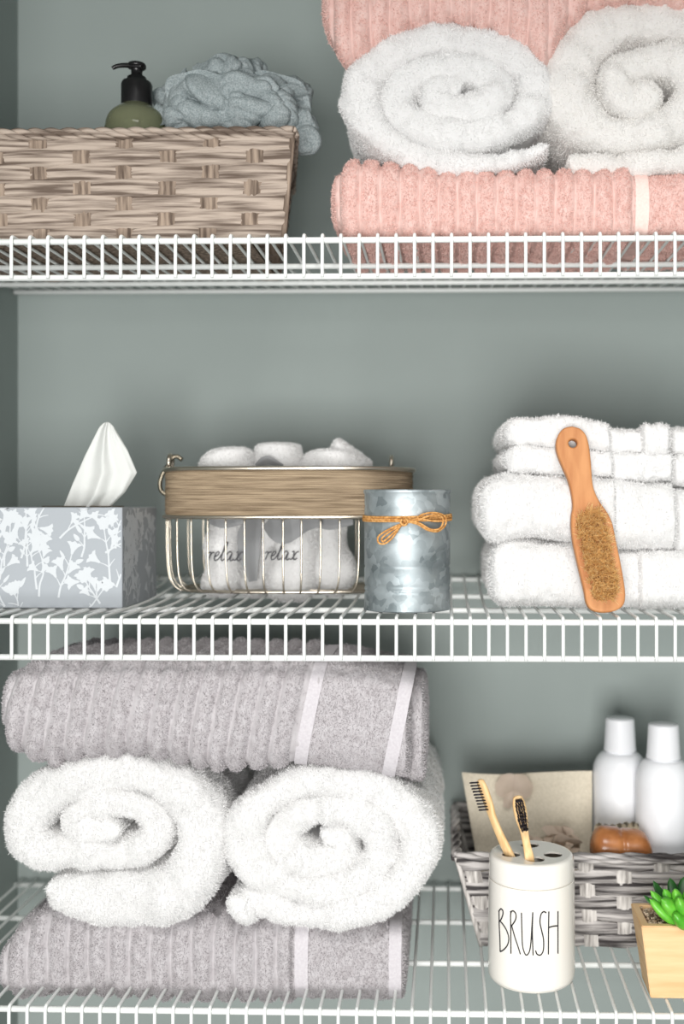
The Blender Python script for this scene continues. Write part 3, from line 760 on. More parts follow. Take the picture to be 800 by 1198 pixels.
# upright wires
o = oval(a_, b_, 2000); dd = np.r_[0, np.cumsum(np.linalg.norm(np.diff(np.vstack([o, o[:1]]), axis=0), axis=1))]
nw = int(round(dd[-1]/(22.8*sc(yc-b_)))); first = None
for i in range(nw):
    s = (i+.35)/nw*dd[-1]; j = int(np.searchsorted(dd, s)) % 2000; p = o[j]; r_ = p-np.array([xc, yc])
    pr = [(1.0, zr0), (1.0, zr0-.02), (.995, zbb+.03), (.975, zbb+.012), (.93, zbb+.003), (.87, zbb), (.80, zbb)]
    pp = smoothprof([(xc+r_[0]*k_, yc+r_[1]*k_, z) for k_, z in pr], 4)
    part('upright_wire', tube(pp, .00095, 7), NICKEL, t)
part('base_ring', ring(a_*.88, b_*.88, zbb+.001, .0016), NICKEL, t)
g = Geo()
for yy in np.linspace(-.7, .7, 6)*b_*.88:
    hx = a_*.88*(1-abs(yy/(b_*.88))**2.7)**(1/2.7); g += tube([(xc-hx, yc+yy, zbb), (xc, yc+yy, zbb), (xc+hx, yc+yy, zbb)], .0011, 6)
part('base_wires', g, NICKEL, t)
for sd, lab in ((-1, None), (1, None)):
    ex = xc+sd*(a_-.004 if sd < 0 else a_-.022); ey = yc-(.012 if sd < 0 else -.03)
    th = np.linspace(-.25*PI, 1.25*PI, 24)
    pp = [(ex, ey+.0075*math.cos(x), zr1+.008+.0075*math.sin(x)) for x in th]
    ear = part('handle_ear', tube(pp, .0022, 8), NICKEL, t)
hk = [W(u, v, yc-.012) for u, v in ((213, 538), (207, 534), (201, 536), (196, 545), (190, 555), (187, 566), (189, 575), (195, 579))]
part('handle', tube(smoothprof(hk, 5), .0022, 9), DNICKEL, t, 'curved aged metal handle end')

# contents: plush spa pieces with ribbons
def pad(pts, y, thick, seed, mt=WHITE_T):
    """plush upright piece: outline of (v, u_left, u_right)"""
    pts = np.array(pts, float); pr = smoothprof(pts, 6); n = 40; th = np.linspace(0, 2*PI, n, endpoint=False)
    P = []
    for k_, (v, ul, ur) in enumerate(pr):
        e = min(k_, len(pr)-1-k_)/5.; e = math.sqrt(max(0.0, 1-(1-min(1, e))**2)); e = max(e, .02)
        c = W((ul+ur)/2, v, y); hw = (ur-ul)/2*sc(y)
        P.append(np.stack([c[0]+hw*(.5+.5*e)*np.cos(th), y+thick*e*np.sin(th), c[2]+0*th], -1))
    P = np.array(P); N_ = P-P.mean(1)[:, None]; N_ /= np.linalg.norm(N_, axis=2)[..., None]+1e-9
    P += N_*(.0045*noise(P, 38, seed)+.0016*noise(P, 110, seed+1))[..., None]
    g = outward(grid(P, wv=True)); return g
def spa(label, pts, y, thick, seed):
    g = pad(pts, y, thick, seed); full = Geo(); full += g; full += fuzz(g, 20000, .0015, .00042, seed, facing())
    V = g.p[0][0]; lo, hi = V.min(0), V.max(0)
    t = thing('spa_cloth', label, 'cloth', ((lo[0]+hi[0])/2, y, lo[2]))
    part('pile', full, WHITE_T, t); return t
def strip(pts, w, mt, parent, y, name='ribbon', tilt=0.0):
    """satin ribbon: pts (u,v,dy); w px half width"""
    p = smoothprof(np.array(pts, float), 6); T = np.gradient(p[:, :2], axis=0); T /= np.linalg.norm(T, axis=1)[:, None]
    N_ = np.stack([-T[:, 1], T[:, 0]], -1); w = np.interp(np.linspace(0, 1, len(p)), np.linspace(0, 1, len(w)), w)[:, None]
    A = []
    for s in np.linspace(-1, 1, 7):
        A.append(W(p[:, 0]+N_[:, 0]*w[:, 0]*s, p[:, 1]+N_[:, 1]*w[:, 0]*s, y+p[:, 2]+.002*math.sin(s*2)))
    A = np.array(A); B = A.copy(); B[..., 1] += .0006
    g = grid(A); g += grid(B[::-1]); part(name, g, mt, parent, 'grey satin ribbon')
RELAX = [[(0, .42), (.10, .52), (.16, .40), (.12, .0)], [(.14, .3), (.25, .5), (.36, .46)],
         [(.42, .22), (.60, .36), (.60, .52), (.48, .50), (.42, .22), (.50, .02), (.66, .08), (.80, .4), (.96, 1.0), (.90, 1.1), (.84, .9), (.82, .2), (.92, .0), (1.02, .1)],
         [(1.36, .46), (1.22, .54), (1.08, .34), (1.12, .04), (1.26, .04), (1.38, .46), (1.36, .1), (1.46, .0), (1.56, .1)],
         [(1.60, .50), (1.72, .50), (1.78, .08), (1.92, .02), (2.0, .12)], [(2.0, .52), (1.86, .44), (1.70, .06), (1.58, .04)]]
def relax(parent, u0, v0, s, y):
    g = Geo()
    for st_ in RELAX:
        p = smoothprof(np.array(st_), 6); g += tube(W(u0+(p[:, 0]+.28*p[:, 1])*s*.88, v0-p[:, 1]*s*.85, y+.0*p[:, 0]), .00058, 6)
    part('embroidery', g, INK, parent, 'grey script word relax')
s1 = spa('white plush spa cloth embroidered relax, leftmost inside the wire basket',
    [(524, 262, 292), (530, 245, 296), (545, 236, 298), (580, 238, 296), (610, 246, 290), (640, 241, 286), (675, 238, 284), (698, 242, 280)], .163, .026, 91)
relax(s1, 241, 656, 23, .1345)
strip([(246, 606, 0), (262, 610, -.002), (284, 606, 0)], [7, 8, 7], SATIN, s1, .136)
s2 = spa('white plush spa cloth with grey satin tie, second from left inside the wire basket',
    [(519, 305, 345), (525, 296, 352), (545, 294, 356), (580, 296, 350), (612, 296, 345), (640, 286, 330), (672, 282, 318), (700, 284, 312)], .176, .026, 92)
strip([(300, 604, 0), (292, 625, -.004), (291, 650, -.005), (296, 680, -.003)], [10, 14, 13, 5], SATIN, s2, .146)
s3 = spa('white plush spa cloth embroidered relax, in the middle of the wire basket',
    [(526, 372, 398), (532, 358, 415), (546, 352, 428), (580, 340, 420), (615, 322, 376), (645, 318, 372), (678, 312, 370), (704, 316, 366)], .165, .026, 93)
relax(s3, 308, 655, 22, .1365)
strip([(312, 610, 0), (330, 622, -.003), (352, 610, -.004), (375, 608, 0)], [8, 15, 14, 8], SATIN, s3, .1355)
s4 = spa('white plush spa cloth with a raised corner, rightmost inside the wire basket',
    [(514, 393, 401), (522, 388, 410), (534, 380, 424), (548, 374, 432), (600, 372, 410), (640, 370, 408), (670, 368, 418), (698, 372, 412)], .180, .026, 94)
strip([(360, 604, 0), (385, 610, -.002), (412, 606, 0)], [8, 10, 8], SATIN, s4, .150)
strip([(302, 548, 0), (312, 540, -.002), (330, 547, 0)], [6, 7, 4], SATIN, s2, .146)

# ------------------------------------------------------------------ galvanised tin with twine
yc2 = .052; xt = float(W(476.3, 590, yc2)[0]); Rt_ = 50.2*sc(yc2); zb2 = S2+.0004; ht = float(W(476, 573, yc2)[2])-zb2
zv = lambda v: float(W(476, v, yc2-Rt_)[2])-zb2
pr = [(0, .003), (Rt_-.003, .003), (Rt_-.002, 0), (Rt_+.0003, .0003), (Rt_+.0006, .0018), (Rt_, .0035)]
for v in (695, 688.5, 665, 606, 592):
    z = zv(v); pr += [(Rt_, z-.0016), (Rt_-.0009 if v in (688.5, 695, 665) else Rt_-.0004, z), (Rt_, z+.0016)]
pr += [(Rt_, ht-.004), (Rt_+.0008, ht-.003), (Rt_+.0012, ht-.0012), (Rt_+.0004, ht), (Rt_-.001, ht-.0005), (Rt_-.0015, ht-.004), (Rt_-.0015, .004), (0, .004)]
t = thing('metal_tin', 'galvanised steel tin tied with a twine bow at the front of the middle shelf', 'tin', (xt, yc2, zb2))
g = Geo(); th = np.linspace(0, 2*PI, 96, endpoint=False); pr = np.array(pr)
P = np.stack([xt+pr[:, 0, None]*np.cos(th), yc2+pr[:, 0, None]*np.sin(th), zb2+pr[:, 1, None]+0*th], -1)
dr = .0005*noise(P, 30, 7); P[..., 0] += dr*np.cos(th); P[..., 1] += dr*np.sin(th)
part('can', outward(grid(P, wv=True)), GALV, t)
def oncyl(u, v, cx, cy, R):
    a = (u-PU)/FPX; b = (PV-v)/FPX; d = np.array([Fw[0]+Rt[0]*a, Fw[1]+Rt[1]*a, b])
    o = CAM-np.array([cx, cy, 0]); A = d[0]**2+d[1]**2; B = 2*(o[0]*d[0]+o[1]*d[1]); Cc = o[0]**2+o[1]**2-R*R
    disc = max(B*B-4*A*Cc, 0); s = (-B-math.sqrt(disc))/(2*A); return CAM+d*s
def twine(pts, r, closed=False):
    pts = np.asarray(pts, float); g = Geo(); N = len(pts)
    L = np.r_[0, np.cumsum(np.linalg.norm(np.diff(pts, axis=0), axis=1))]
    T = np.gradient(pts, axis=0); T /= np.linalg.norm(T, axis=1)[:, None]+1e-9
    A = np.cross(T, (0.1, -1, .2)); A /= np.linalg.norm(A, axis=1)[:, None]; B = np.cross(T, A)
    for k_ in range(2):
        ph = L/.0035*2*PI+k_*PI; g += tube(pts+r*.5*(np.cos(ph)[:, None]*A+np.sin(ph)[:, None]*B), r*.62, 6, closed)
    return g
g = Geo()
for dz, rr2 in ((0, .0010), (.0018, .0006), (-.0017, .0008)):
    a = np.linspace(0, 2*PI, 220, endpoint=False); zt_ = zb2+zv(606)+dz+.0012*np.sin(a*1+.6)
    g += twine(np.stack([xt+(Rt_+rr2)*np.cos(a), yc2+(Rt_+rr2)*np.sin(a), zt_], -1), .0011, True)
def bow(lst, off):
    p = smoothprof([oncyl(u, v, xt, yc2, Rt_+.0022+off+d) for u, v, d in lst], 8); return twine(resample3(p, .0007), .00095)
def resample3(p, step):
    d = np.r_[0, np.cumsum(np.linalg.norm(np.diff(p, axis=0), axis=1))]; t_ = np.linspace(0, d[-1], max(4, int(d[-1]/step)))
    return np.stack([np.interp(t_, d, p[:, j]) for j in range(3)], -1)
b5 = lambda L: [(400+x/5., 500+y/5., d) for x, y, d in L]
g += bow(b5([(355, 545, 0), (420, 540, .002), (470, 510, .004), (540, 500, .004), (600, 520, .003), (605, 570, .003), (560, 608, .004), (500, 600, .004), (440, 565, .002), (370, 550, 0)]), 0)
g += bow(b5([(360, 555, 0), (430, 550, .002), (500, 520, .003), (560, 512, .004), (592, 540, .003), (575, 590, .004), (520, 598, .003), (450, 560, .002), (375, 545, 0)]), .0012)
g += bow(b5([(360, 560, 0), (310, 580, .002), (250, 610, .004), (212, 640, .004), (215, 675, .004), (250, 680, .004), (290, 650, .003), (320, 610, .003), (350, 565, 0)]), 0)
g += bow(b5([(365, 560, 0), (320, 585, .002), (265, 620, .003), (232, 650, .004), (240, 668, .003), (275, 640, .003), (330, 590, .002), (362, 560, 0)]), .0014)
g += bow(b5([(340, 540, .001), (352, 565, .003), (372, 572, .003), (385, 550, .003), (370, 532, .001)]), .0006)
g += bow(b5([(350, 536, .001), (345, 560, .003), (362, 575, .003), (380, 560, .003)]), .0016)
g += bow(b5([(380, 550, .001), (450, 535, .003), (530, 548, .003), (590, 548, .002), (640, 540, .0005)]), .0003)
part('twine_bow', g, TWINE, t, 'jute twine tied in a bow')

# ------------------------------------------------------------------ bath brush
def z6(L): return [(550+x/3.2, 470+y/3.2) for x, y in L]
Lb = z6([(395, 85), (365, 92), (343, 115), (332, 150), (336, 190), (352, 235), (375, 290), (388, 350), (392, 395), (386, 430), (385, 480), (392, 540), (408, 620), (428, 710), (436, 755), (452, 780), (480, 791)])
Rb = z6([(515, 792), (550, 783), (575, 762), (582, 725), (577, 670), (566, 600), (550, 515), (540, 460), (522, 418), (495, 378), (477, 340), (468, 300), (464, 230), (458, 165), (447, 120), (425, 95)])
ol = smoothprof(np.array(Lb+Rb+[Lb[0]]), 4)[:-1]
ybr0, ybr1 = .0075, .030
def by_(v): return ybr0+(717-v)/220.*(ybr1-ybr0)
# flat outline in local metres, then stood up and leaned
um_, vm_ = 690., 717.
loc = [((u-um_)*sc(.012), (vm_-v)*sc(.012)) for u, v in ol]
hc = ((550+396/3.2-um_)*sc(.012), (vm_-(470+152/3.2))*sc(.012)); hr = 5.0*sc(.012)
hole = [(hc[0]+hr*math.cos(a), hc[1]+hr*math.sin(a)) for a in np.linspace(0, 2*PI, 28, endpoint=False)]
g = plate([loc, hole], .0105, .0022, 3)
p0 = W(um_, vm_, ybr0); lean = math.atan2(ybr1-ybr0, 220*PX)
def stand(V):
    x, y_, z_ = V[:, 0], V[:, 1], V[:, 2]
    return np.stack([p0[0]+x, p0[1]+.006+y_*math.sin(lean)-z_*math.cos(lean), p0[2]+y_*math.cos(lean)+z_*math.sin(lean)], -1)
zmin = g.mapped(stand).p[0][0][:, 2].min()
t = thing('bath_brush', 'bamboo bath brush with natural bristles leaning on the white towel stack', 'brush', (p0[0], p0[1]+.006, zmin))
gg = g.mapped(stand); gg.p = [(V, F, m, False) for V, F, m, k_ in gg.p]
part('handle', gg, BAMBOO, t)
poly = z6([(430, 412), (460, 404), (490, 412), (508, 440), (522, 520), (540, 620), (556, 700), (552, 728), (520, 752), (480, 756), (460, 735), (440, 650), (422, 560), (408, 480), (408, 440)])
poly = np.array([((u-um_)*sc(.012), (vm_-v)*sc(.012)) for u, v in poly])
def inside(p):
    c = np.zeros(len(p), bool); j = len(poly)-1
    for i in range(len(poly)):
        xi, yi = poly[i]; xj, yj = poly[j]
        m = ((yi > p[:, 1]) != (yj > p[:, 1])) & (p[:, 0] < (xj-xi)*(p[:, 1]-yi)/(yj-yi+1e-12)+xi); c ^= m; j = i
    return c
rng = np.random.default_rng(9); lo_, hi_ = poly.min(0), poly.max(0); Vb, Fb = [], []
# tufts on a staggered grid
step = .0033; k_ = 0; xs = np.arange(lo_[0], hi_[0], step); ysb = np.arange(lo_[1], hi_[1], step*.9)
for jy, yy in enumerate(ysb):
    for xx in xs:
        c = np.array([[xx+(jy % 2)*step/2, yy]])
        if not inside(c)[0]: continue
        lx, ly = rng.normal(0, .22, 2)
        for q_ in range(26):
            bx, by = c[0]+rng.normal(0, .0007, 2); dx, dy = (np.array([lx, ly])*.0035+rng.normal(0, .0018, 2)); L = rng.uniform(.0085, .0115)
            a = rng.uniform(0, PI); w = .00022; sx_, sy_ = math.cos(a)*w, math.sin(a)*w
            Vb += [(bx-sx_, by-sy_, .005), (bx+sx_, by+sy_, .005), (bx+dx*.5+sx_, by+dy*.5+sy_, .005+L*.55), (bx+dx*.5-sx_, by+dy*.5-sy_, .005+L*.55), (bx+dx*1.2+sx_*.6, by+dy*1.2+sy_*.6, .005+L), (bx+dx*1.2-sx_*.6, by+dy*1.2-sy_*.6, .005+L)]
            Fb += [(k_, k_+1, k_+2, k_+3), (k_+3, k_+2, k_+4, k_+5)]; k_ += 6
g = Geo().add(stand(np.array(Vb)), [np.array(Fb)], 0, False)
part('bristles', g, BRIST, t, 'tan natural bristles')

# ------------------------------------------------------------------ canister with lettering and toothbrushes
yk = .064; xk = float(W(621.5, 590, yk)[0]); Rk = 50.3*sc(yk); zk = S3+.0004
zk_ = lambda v: float(W(621, v, yk-Rk)[2])-zk
hb = zk_(1042.5); hl_ = zk_(1014)
t = thing('ceramic_canister', 'cream ceramic canister lettered BRUSH on the bottom shelf holding two toothbrushes', 'canister', (xk, yk, zk))
part('body', lathe(smoothprof([(0, .001), (Rk-.006, 0), (Rk-.0022, .001), (Rk, .005), (Rk*1.003, hb*.3), (Rk, hb*.7), (Rk*.992, hb-.003), (Rk*.975, hb-.0006), (Rk*.93, hb)], 5), (xk, yk, zk), 96), CERAM, t)
Rl = Rk*.985; top = [(Rk*.90, hb-.001), (Rl*.975, hb+.0002), (Rl, hb+.0018), (Rl*.998, hl_-.007), (Rl*.985, hl_-.003), (Rl*.955, hl_-.0008), (Rl*.90, hl_+.0002), (Rl*.86, hl_+.0002)]
g = lathe(smoothprof(top, 5), (xk, yk, zk), 96)
dk = [(Rl*.87*math.cos(a), Rl*.87*math.sin(a)) for a in np.linspace(0, 2*PI, 64, endpoint=False)]
holes = []; HC = []
for a in (200, 275, 340, 90):
    hx, hy = Rl*.52*math.cos(math.radians(a)), Rl*.52*math.sin(math.radians(a)); HC.append((xk+hx, yk+hy))
    holes.append([(hx+.0086*math.cos(b), hy+.0076*math.sin(b)) for b in np.linspace(0, 2*PI, 24, endpoint=False)])
g += plate([dk]+holes, .0014).moved((xk, yk, zk+hl_-.0005))
part('lid', g, CERAM, t)
SB = [[(192, 375), (194, 480), (198, 560), (200, 645)], [(190, 378), (205, 362), (218, 375), (218, 400), (207, 430), (196, 445)], [(197, 440), (222, 470), (245, 510), (258, 560), (248, 605), (222, 636), (200, 648)],
      [(275, 378), (270, 405), (271, 500), (272, 660)], [(268, 382), (288, 376), (305, 398), (302, 435), (275, 478)], [(277, 475), (298, 550), (318, 610), (335, 665)],
      [(342, 388), (345, 500), (350, 610), (370, 668), (392, 655), (404, 600), (412, 480), (418, 385)], [(418, 385), (415, 520), (420, 672)],
      [(508, 388), (490, 381), (473, 400), (466, 450), (478, 510), (490, 570), (488, 640), (470, 670), (447, 665), (436, 640)],
      [(525, 380), (523, 520), (522, 665)], [(586, 378), (586, 520), (586, 660)], [(525, 486), (555, 478), (586, 475)]]
g = Geo()
for s in SB:
    p = smoothprof(np.array([oncyl(550+x/5.714, 1000+y/5.714, xk, yk, Rk+.0003) for x, y in s]), 6); g += tube(p, .0006, 6)
part('lettering', g, LETTER, t, 'thin black letters spelling BRUSH')
def toothbrush(label, c_, hole_xy, face, bdir, seed, spr=1.0, rad=.00028):
    """c_: list of (u,v,y,halfwidth px); bottom continues into the canister"""
    p = smoothprof(np.array(c_, float), 6); pts = W(p[:, 0], p[:, 1], p[:, 2]); w = p[:, 3]*sc(.05)
    d0 = pts[-1]-pts[-8]; d0 /= np.linalg.norm(d0); L = .030
    pts = np.vstack([pts, pts[-1]+d0[None]*L*np.linspace(.1, 1, 6)[:, None]]); w = np.r_[w, np.full(6, w[-1])]
    t = thing('toothbrush', label, 'toothbrush', pts[-1].tolist())
    # rounded flat bar: width along 'side', thickness along face
    T = np.gradient(pts, axis=0); T /= np.linalg.norm(T, axis=1)[:, None]; f = np.asarray(face, float)
    S_ = np.cross(T, f); S_ /= np.linalg.norm(S_, axis=1)[:, None]; Fc = np.cross(S_, T); th_ = np.linspace(0, 2*PI, 16, endpoint=False)
    cth = np.sign(np.cos(th_))*np.abs(np.cos(th_))**.6; sth = np.sign(np.sin(th_))*np.abs(np.sin(th_))**.6
    P = pts[:, None]+w[:, None, None]*cth[None, :, None]*S_[:, None]+.0024*sth[None, :, None]*Fc[:, None]
    P[0] = pts[0]+(P[0]-pts[0])*.5
    g = grid(P, wv=True); g = outward(g); g += Geo().add(np.vstack([P[0], pts[:1]]), [np.array([[16, i, (i+1) % 16] for i in range(16)])])
    part('handle', g, BAMBOO2, t)
    n = 10; g = Geo(); bd = np.asarray(bdir, float); bd /= np.linalg.norm(bd); rg = np.random.default_rng(seed)
    Lh = np.r_[0, np.cumsum(np.linalg.norm(np.diff(pts, axis=0), axis=1))]
    for i in range(n):
        s = .0028+i*.0029; c = np.array([np.interp(s, Lh, pts[:, j]) for j in range(3)]); j = int(np.searchsorted(Lh, s)); sd = S_[j]; hwid = np.interp(s, Lh, w)
        for q_ in (-.62, -.2, .2, .62):
            for m in range(7):
                b0 = c+sd*hwid*q_*.95*spr+rg.normal(0, .0003*spr, 3); e = b0+bd*.0105+rg.normal(0, .00045*spr, 3)
                g += tube([b0, (b0+e)/2, e], rad, 4)
    part('bristles', g, BRISTB, t, 'black bristles')
h1, h2 = HC[0], HC[1]
toothbrush('bamboo toothbrush with side-facing black bristles, in the left hole of the canister', [(561, 912, h1[1]+.008, 4.5), (565, 922, h1[1]+.008, 6.8), (572, 942, h1[1]+.007, 6.6), (576, 955, h1[1]+.006, 5.2), (584, 975, h1[1]+.004, 5.5), (592, 992, h1[1]+.002, 6.5), (600, 1009, h1[1], 7)], h1, (-.75, -.65, 0), (-1, -.35, .03), 3, .3, .0005)
toothbrush('bamboo toothbrush with camera-facing black bristles, in the front hole of the canister', [(605, 931, h2[1]+.008, 5), (607, 941, h2[1]+.008, 7.6), (610, 957, h2[1]+.007, 7.4), (613, 972, h2[1]+.006, 5.0), (616, 988, h2[1]+.004, 4.6), (619, 1003, h2[1]+.001, 5.6), (620, 1015, h2[1], 6)], h2, (.1, -1, 0), (.05, -1, .02), 4, .9, .00042)

# ------------------------------------------------------------------ things in the grey basket
def bottle(label, uc, y, vals):
    c = W(uc, 590, y); z0_ = S3+.007; H = lambda v: float(W(uc, v, y)[2])-z0_; q = sc(y); rb, rc, vtop, vcb, vsh = vals
    t = thing('lotion_bottle', label, 'bottle', (c[0], y, z0_), 'white bottles in the grey basket')
    part('body', lathe(smoothprof([(0, 0), (rb*q*.92, 0), (rb*q, .004), (rb*q, H(vsh+40)), (rb*q*.985, H(vsh+16)), (rb*q*.89, H(vsh+4)), (rb*q*.72, H(vsh-4)), (rc*q*.9, H(vcb+1)), (rc*q*.85, H(vcb-4))], 6), (c[0], y, z0_), 56), WPLAST, t)
    part('cap', lathe([(0, H(vcb)), (rc*q*1.02, H(vcb)), (rc*q*1.02, H(vcb-2)), (rc*q*.99, H(vcb-3)), (rc*q*.90, H(vtop+1.5)), (rc*q*.87, H(vtop)), (0, H(vtop-.4))], (c[0], y, z0_), 40), WPLAST, t)
bottle('white lotion bottle with a tapered cap, next to the linen pouch', 725, .235, (32, 18.5, 840, 877, 886))
bottle('white lotion bottle with a tapered cap, at the right edge in the grey basket', 776, .190, (32, 19.5, 847, 886, 894))
# linen pouch
t = thing('linen_pouch', 'cream linen pouch standing in the grey basket behind the toothbrushes', 'pouch', (float(W(616, 590, .23)[0]), .23, S3+.006))
n, m = 50, 40; P = np.zeros((n, m, 3)); Q = np.zeros((n, m, 3)); zf = S3+.006
for i in range(n):
    for j in range(m):
        s, r = i/(n-1), j/(m-1); ul = 540+26*(1-r)*1.0; ur = 692-2*(1-r); v = 903+2*math.sin(s*5)
        top_ = W(ul*(1-s)+ur*s, v, .235); z = zf+(top_[2]-zf)*r; x = top_[0]
        bul = .006*math.sin(PI*s)**.5*math.sin(PI*min(1, r*1.0))**.5 if 0 < s < 1 and 0 < r < 1 else 0
        w_ = .0012*math.sin(s*9+r*3)
        P[i, j] = (x, .222+.010*r-bul+w_, z); Q[i, j] = (x, .2235+.010*r+bul*.6+w_, z)
g = grid(P); g += grid(Q[::-1])
part('cloth', g, LINEN, t)
g = Geo()
for (ua, va, ub, vb, wa) in ((601, 925, 583, 912, 14), (601, 925, 620, 914, 14), (600, 925, 592, 945, 6), (603, 925, 611, 944, 6)):
    A = []
    for s in np.linspace(0, 1, 12):
        u = ua*(1-s)+ub*s; v = va*(1-s)+vb*s; ww = wa*(.3+.8*math.sin(PI*min(1, s*.85+.08)))
        nx_, ny_ = -(vb-va), (ub-ua); L = math.hypot(nx_, ny_); nx_, ny_ = nx_/L, ny_/L
        A.append([W(u+nx_*ww*k_, v+ny_*ww*k_, .2185-.003*math.sin(PI*s)*(1-k_*k_)) for k_ in np.linspace(-1, 1, 9)])
    g += grid(np.array(A))
part('ribbon_bow', g, ROSE, t, 'dusty rose bow')
# crumpled gauze
g = Geo(); rng = np.random.default_rng(12); cc = W(650, 992, .185)
for i in range(16): g += ruffle(cc+rng.normal(0, 1, 3)*np.array([.010, .006, .003]), rng.normal(0, 1, 3), rng.uniform(.016, .027), rng.uniform(.9, 2), 4, .004, .004, i+60, np.array([1.25, .9, .85]))
solo('gauze_wrap', g, ROSE, 'crumpled dusty rose gauze showing above the grey basket rim', 'cloth')
# soap bar
cs = W(726, 982, .155); n, m = 60, 28; th = np.linspace(0, 2*PI, m, endpoint=False); A = []
for i in range(n):
    s = -1+2*i/(n-1); rr_ = (1-abs(s)**7)**.5; wst = 1-.06*math.exp(-(s/.08)**2)
    A.append(np.stack([cs[0]+s*36*sc(.155)+0*th, cs[1]+.022*rr_*np.cos(th)*wst, cs[2]-.001*s-.010+.0215*(.3+.7*rr_)*(1 if rr_ > 0 else 0)*np.sign(np.sin(th))*np.abs(np.sin(th))**.8*wst*(1-.1*s)*(.0001+rr_)], -1))
A = np.array(A); A[..., 2] += .001*noise(A, 60, 3)
solo('soap_bar', outward(grid(A, wv=True)), SOAPM, 'glossy amber brown soap bar lying at the grey basket rim', 'soap')
# loofah pad behind the soap
g = Geo()
for i in range(9):
    u = 700+i*8; a = W(u, 970+1.5*math.sin(i), .178); g += tube([a+np.array([0, 0, -.03]), a+np.array([0, 0, -.004]), a+np.array([.001, .003, .001]), a+np.array([0, .008, -.006]), a+np.array([0, .009, -.03])], .0045, 10)
solo('loofah_pad', g, SISAL, 'cream ridged loofah pad tucked behind the brown soap', 'loofah')

# ------------------------------------------------------------------ planter
yq = .020; z0p = S3+.0004
p_ = dict(x0b=float(W(761, 590, yq)[0]), x0t=float(W(750, 590, yq-.004)[0])); ztp = float(W(752, 1083, yq-.004)[2]); wb = .066
x1b = p_['x0b']+wb; x1t = x1b+(p_['x0b']-p_['x0t']); yb_b, yb_t = yq+.040, yq+.050; yt_f = yq-.005
t = thing('wooden_planter', 'small pale pine planter box with gravel at the right edge of the bottom shelf', 'planter', ((p_['x0b']+x1b)/2, yq+.02, z0p))
def frustum(xb, xt, yb2, yt2, z0_, z1_, wl):
    bm = bmesh.new(); vs = []
    for (xx, yy, zz_) in ((xb, yb2, z0_), (xt, yt2, z1_)):
        vs.append([bm.verts.new((xx[a], yy[b], zz_)) for a, b in ((0, 0), (1, 0), (1, 1), (0, 1))])
    inn = [bm.verts.new((xt[a]+(wl if a == 0 else -wl), yt2[b]+(wl if b == 0 else -wl), z1_)) for a, b in ((0, 0), (1, 0), (1, 1), (0, 1))]
    ind = [bm.verts.new((xt[a]+(wl+.001 if a == 0 else -wl-.001), yt2[b]+(wl+.001 if b == 0 else -wl-.001), z1_-.02)) for a, b in ((0, 0), (1, 0), (1, 1), (0, 1))]
    b_, t_ = vs
    bm.faces.new(b_[::-1]); bm.faces.new(ind)
    for i in range(4):
        j = (i+1) % 4; bm.faces.new((b_[i], b_[j], t_[j], t_[i])); bm.faces.new((t_[i], t_[j], inn[j], inn[i])); bm.faces.new((inn[i], inn[j], ind[j], ind[i]))
    bmesh.ops.bevel(bm, geom=[e for e in bm.edges if e.verts[0] not in ind and e.verts[1] not in ind], offset=.0007, segments=2, affect='EDGES')
    return from_bm(bm, 0, False)
part('box', frustum((p_['x0b'], x1b), (p_['x0t'], x1t), (yq, yb_b), (yt_f, yb_t), z0p, ztp, .0068), PINE, t)
g = Geo(); rng = np.random.default_rng(21)
for i in range(340):
    c = np.array([rng.uniform(p_['x0t']+.008, x1t-.008), rng.uniform(yt_f+.008, yb_t-.008), ztp-.004+rng.uniform(0, .003)]); r_ = rng.uniform(.0011, .0021)
    th_ = np.linspace(0, 2*PI, 7, endpoint=False); sq = rng.uniform(.6, 1.1, 3)
    pr_ = np.array([(math.sin(x), -math.cos(x)) for x in np.linspace(0.01, PI-.01, 5)])
    P = np.stack([c[0]+r_*sq[0]*pr_[:, :1]*np.cos(th_), c[1]+r_*sq[1]*pr_[:, :1]*np.sin(th_), c[2]+r_*sq[2]*pr_[:, 1:]+0*th_], -1); g += grid(P, wv=True)
g += box(p_['x0t']+.007, x1t-.007, yt_f+.007, yb_t-.007, ztp-.012, ztp-.004)
o = part('gravel', g, PEBBLE, t, 'tan gravel'); o['kind'] = 'stuff'
def leafg(base, tip, w, th_k, curl=.15):
    base, tip = np.asarray(base, float), np.asarray(tip, float); ax = tip-base; L = np.linalg.norm(ax); ax /= L
    up = np.array([0, -.5, 1.0]); up -= ax*(up@ax); up /= np.linalg.norm(up); sd = np.cross(ax, up); A = []
    th2 = np.linspace(0, 2*PI, 18, endpoint=False)
    for s in np.linspace(0, 1, 18):
        r_ = (math.sin(PI*min(1, s*.86+.10))**.75 if s < .97 else .12) if s < 1 else .01
        if s > .9: r_ = min(r_, 3.2*(1-s)+.04)
        c = base+ax*L*s+up*curl*L*(s*s)*.6
        A.append(c+r_*(w*np.cos(th2)[:, None]*sd+th_k*np.sin(th2)[:, None]*up))
    return outward(grid(np.array(A), wv=True))
xp, yp_ = float(W(795, 590, .04)[0]), .038; zp = ztp-.002
t = thing('succulent', 'bright green plump succulent growing from the gravel in the pine planter', 'plant', (xp, yp_, zp))
rng = np.random.default_rng(31)
LV = [(776, 1062, 752, 1040, 7.0, 0), (779, 1066, 756, 1050, 7, 1), (782, 1070, 757, 1058, 8.2, 1), (786, 1074, 768, 1066, 0, 1)]
def lf(u0, v0, y0, u1, v1, y1, w, dark):
    part('leaf', leafg(W(u0, v0, y0), W(u1, v1, y1), w*PX*(1 if dark else 1.12), w*PX*(.35 if dark else .9)), LEAFD if dark else LEAF, t)
lf(786, 1068, .040, 762, 1031, .050, 6.5, True); lf(784, 1072, .034, 751, 1049, .040, 5, True)
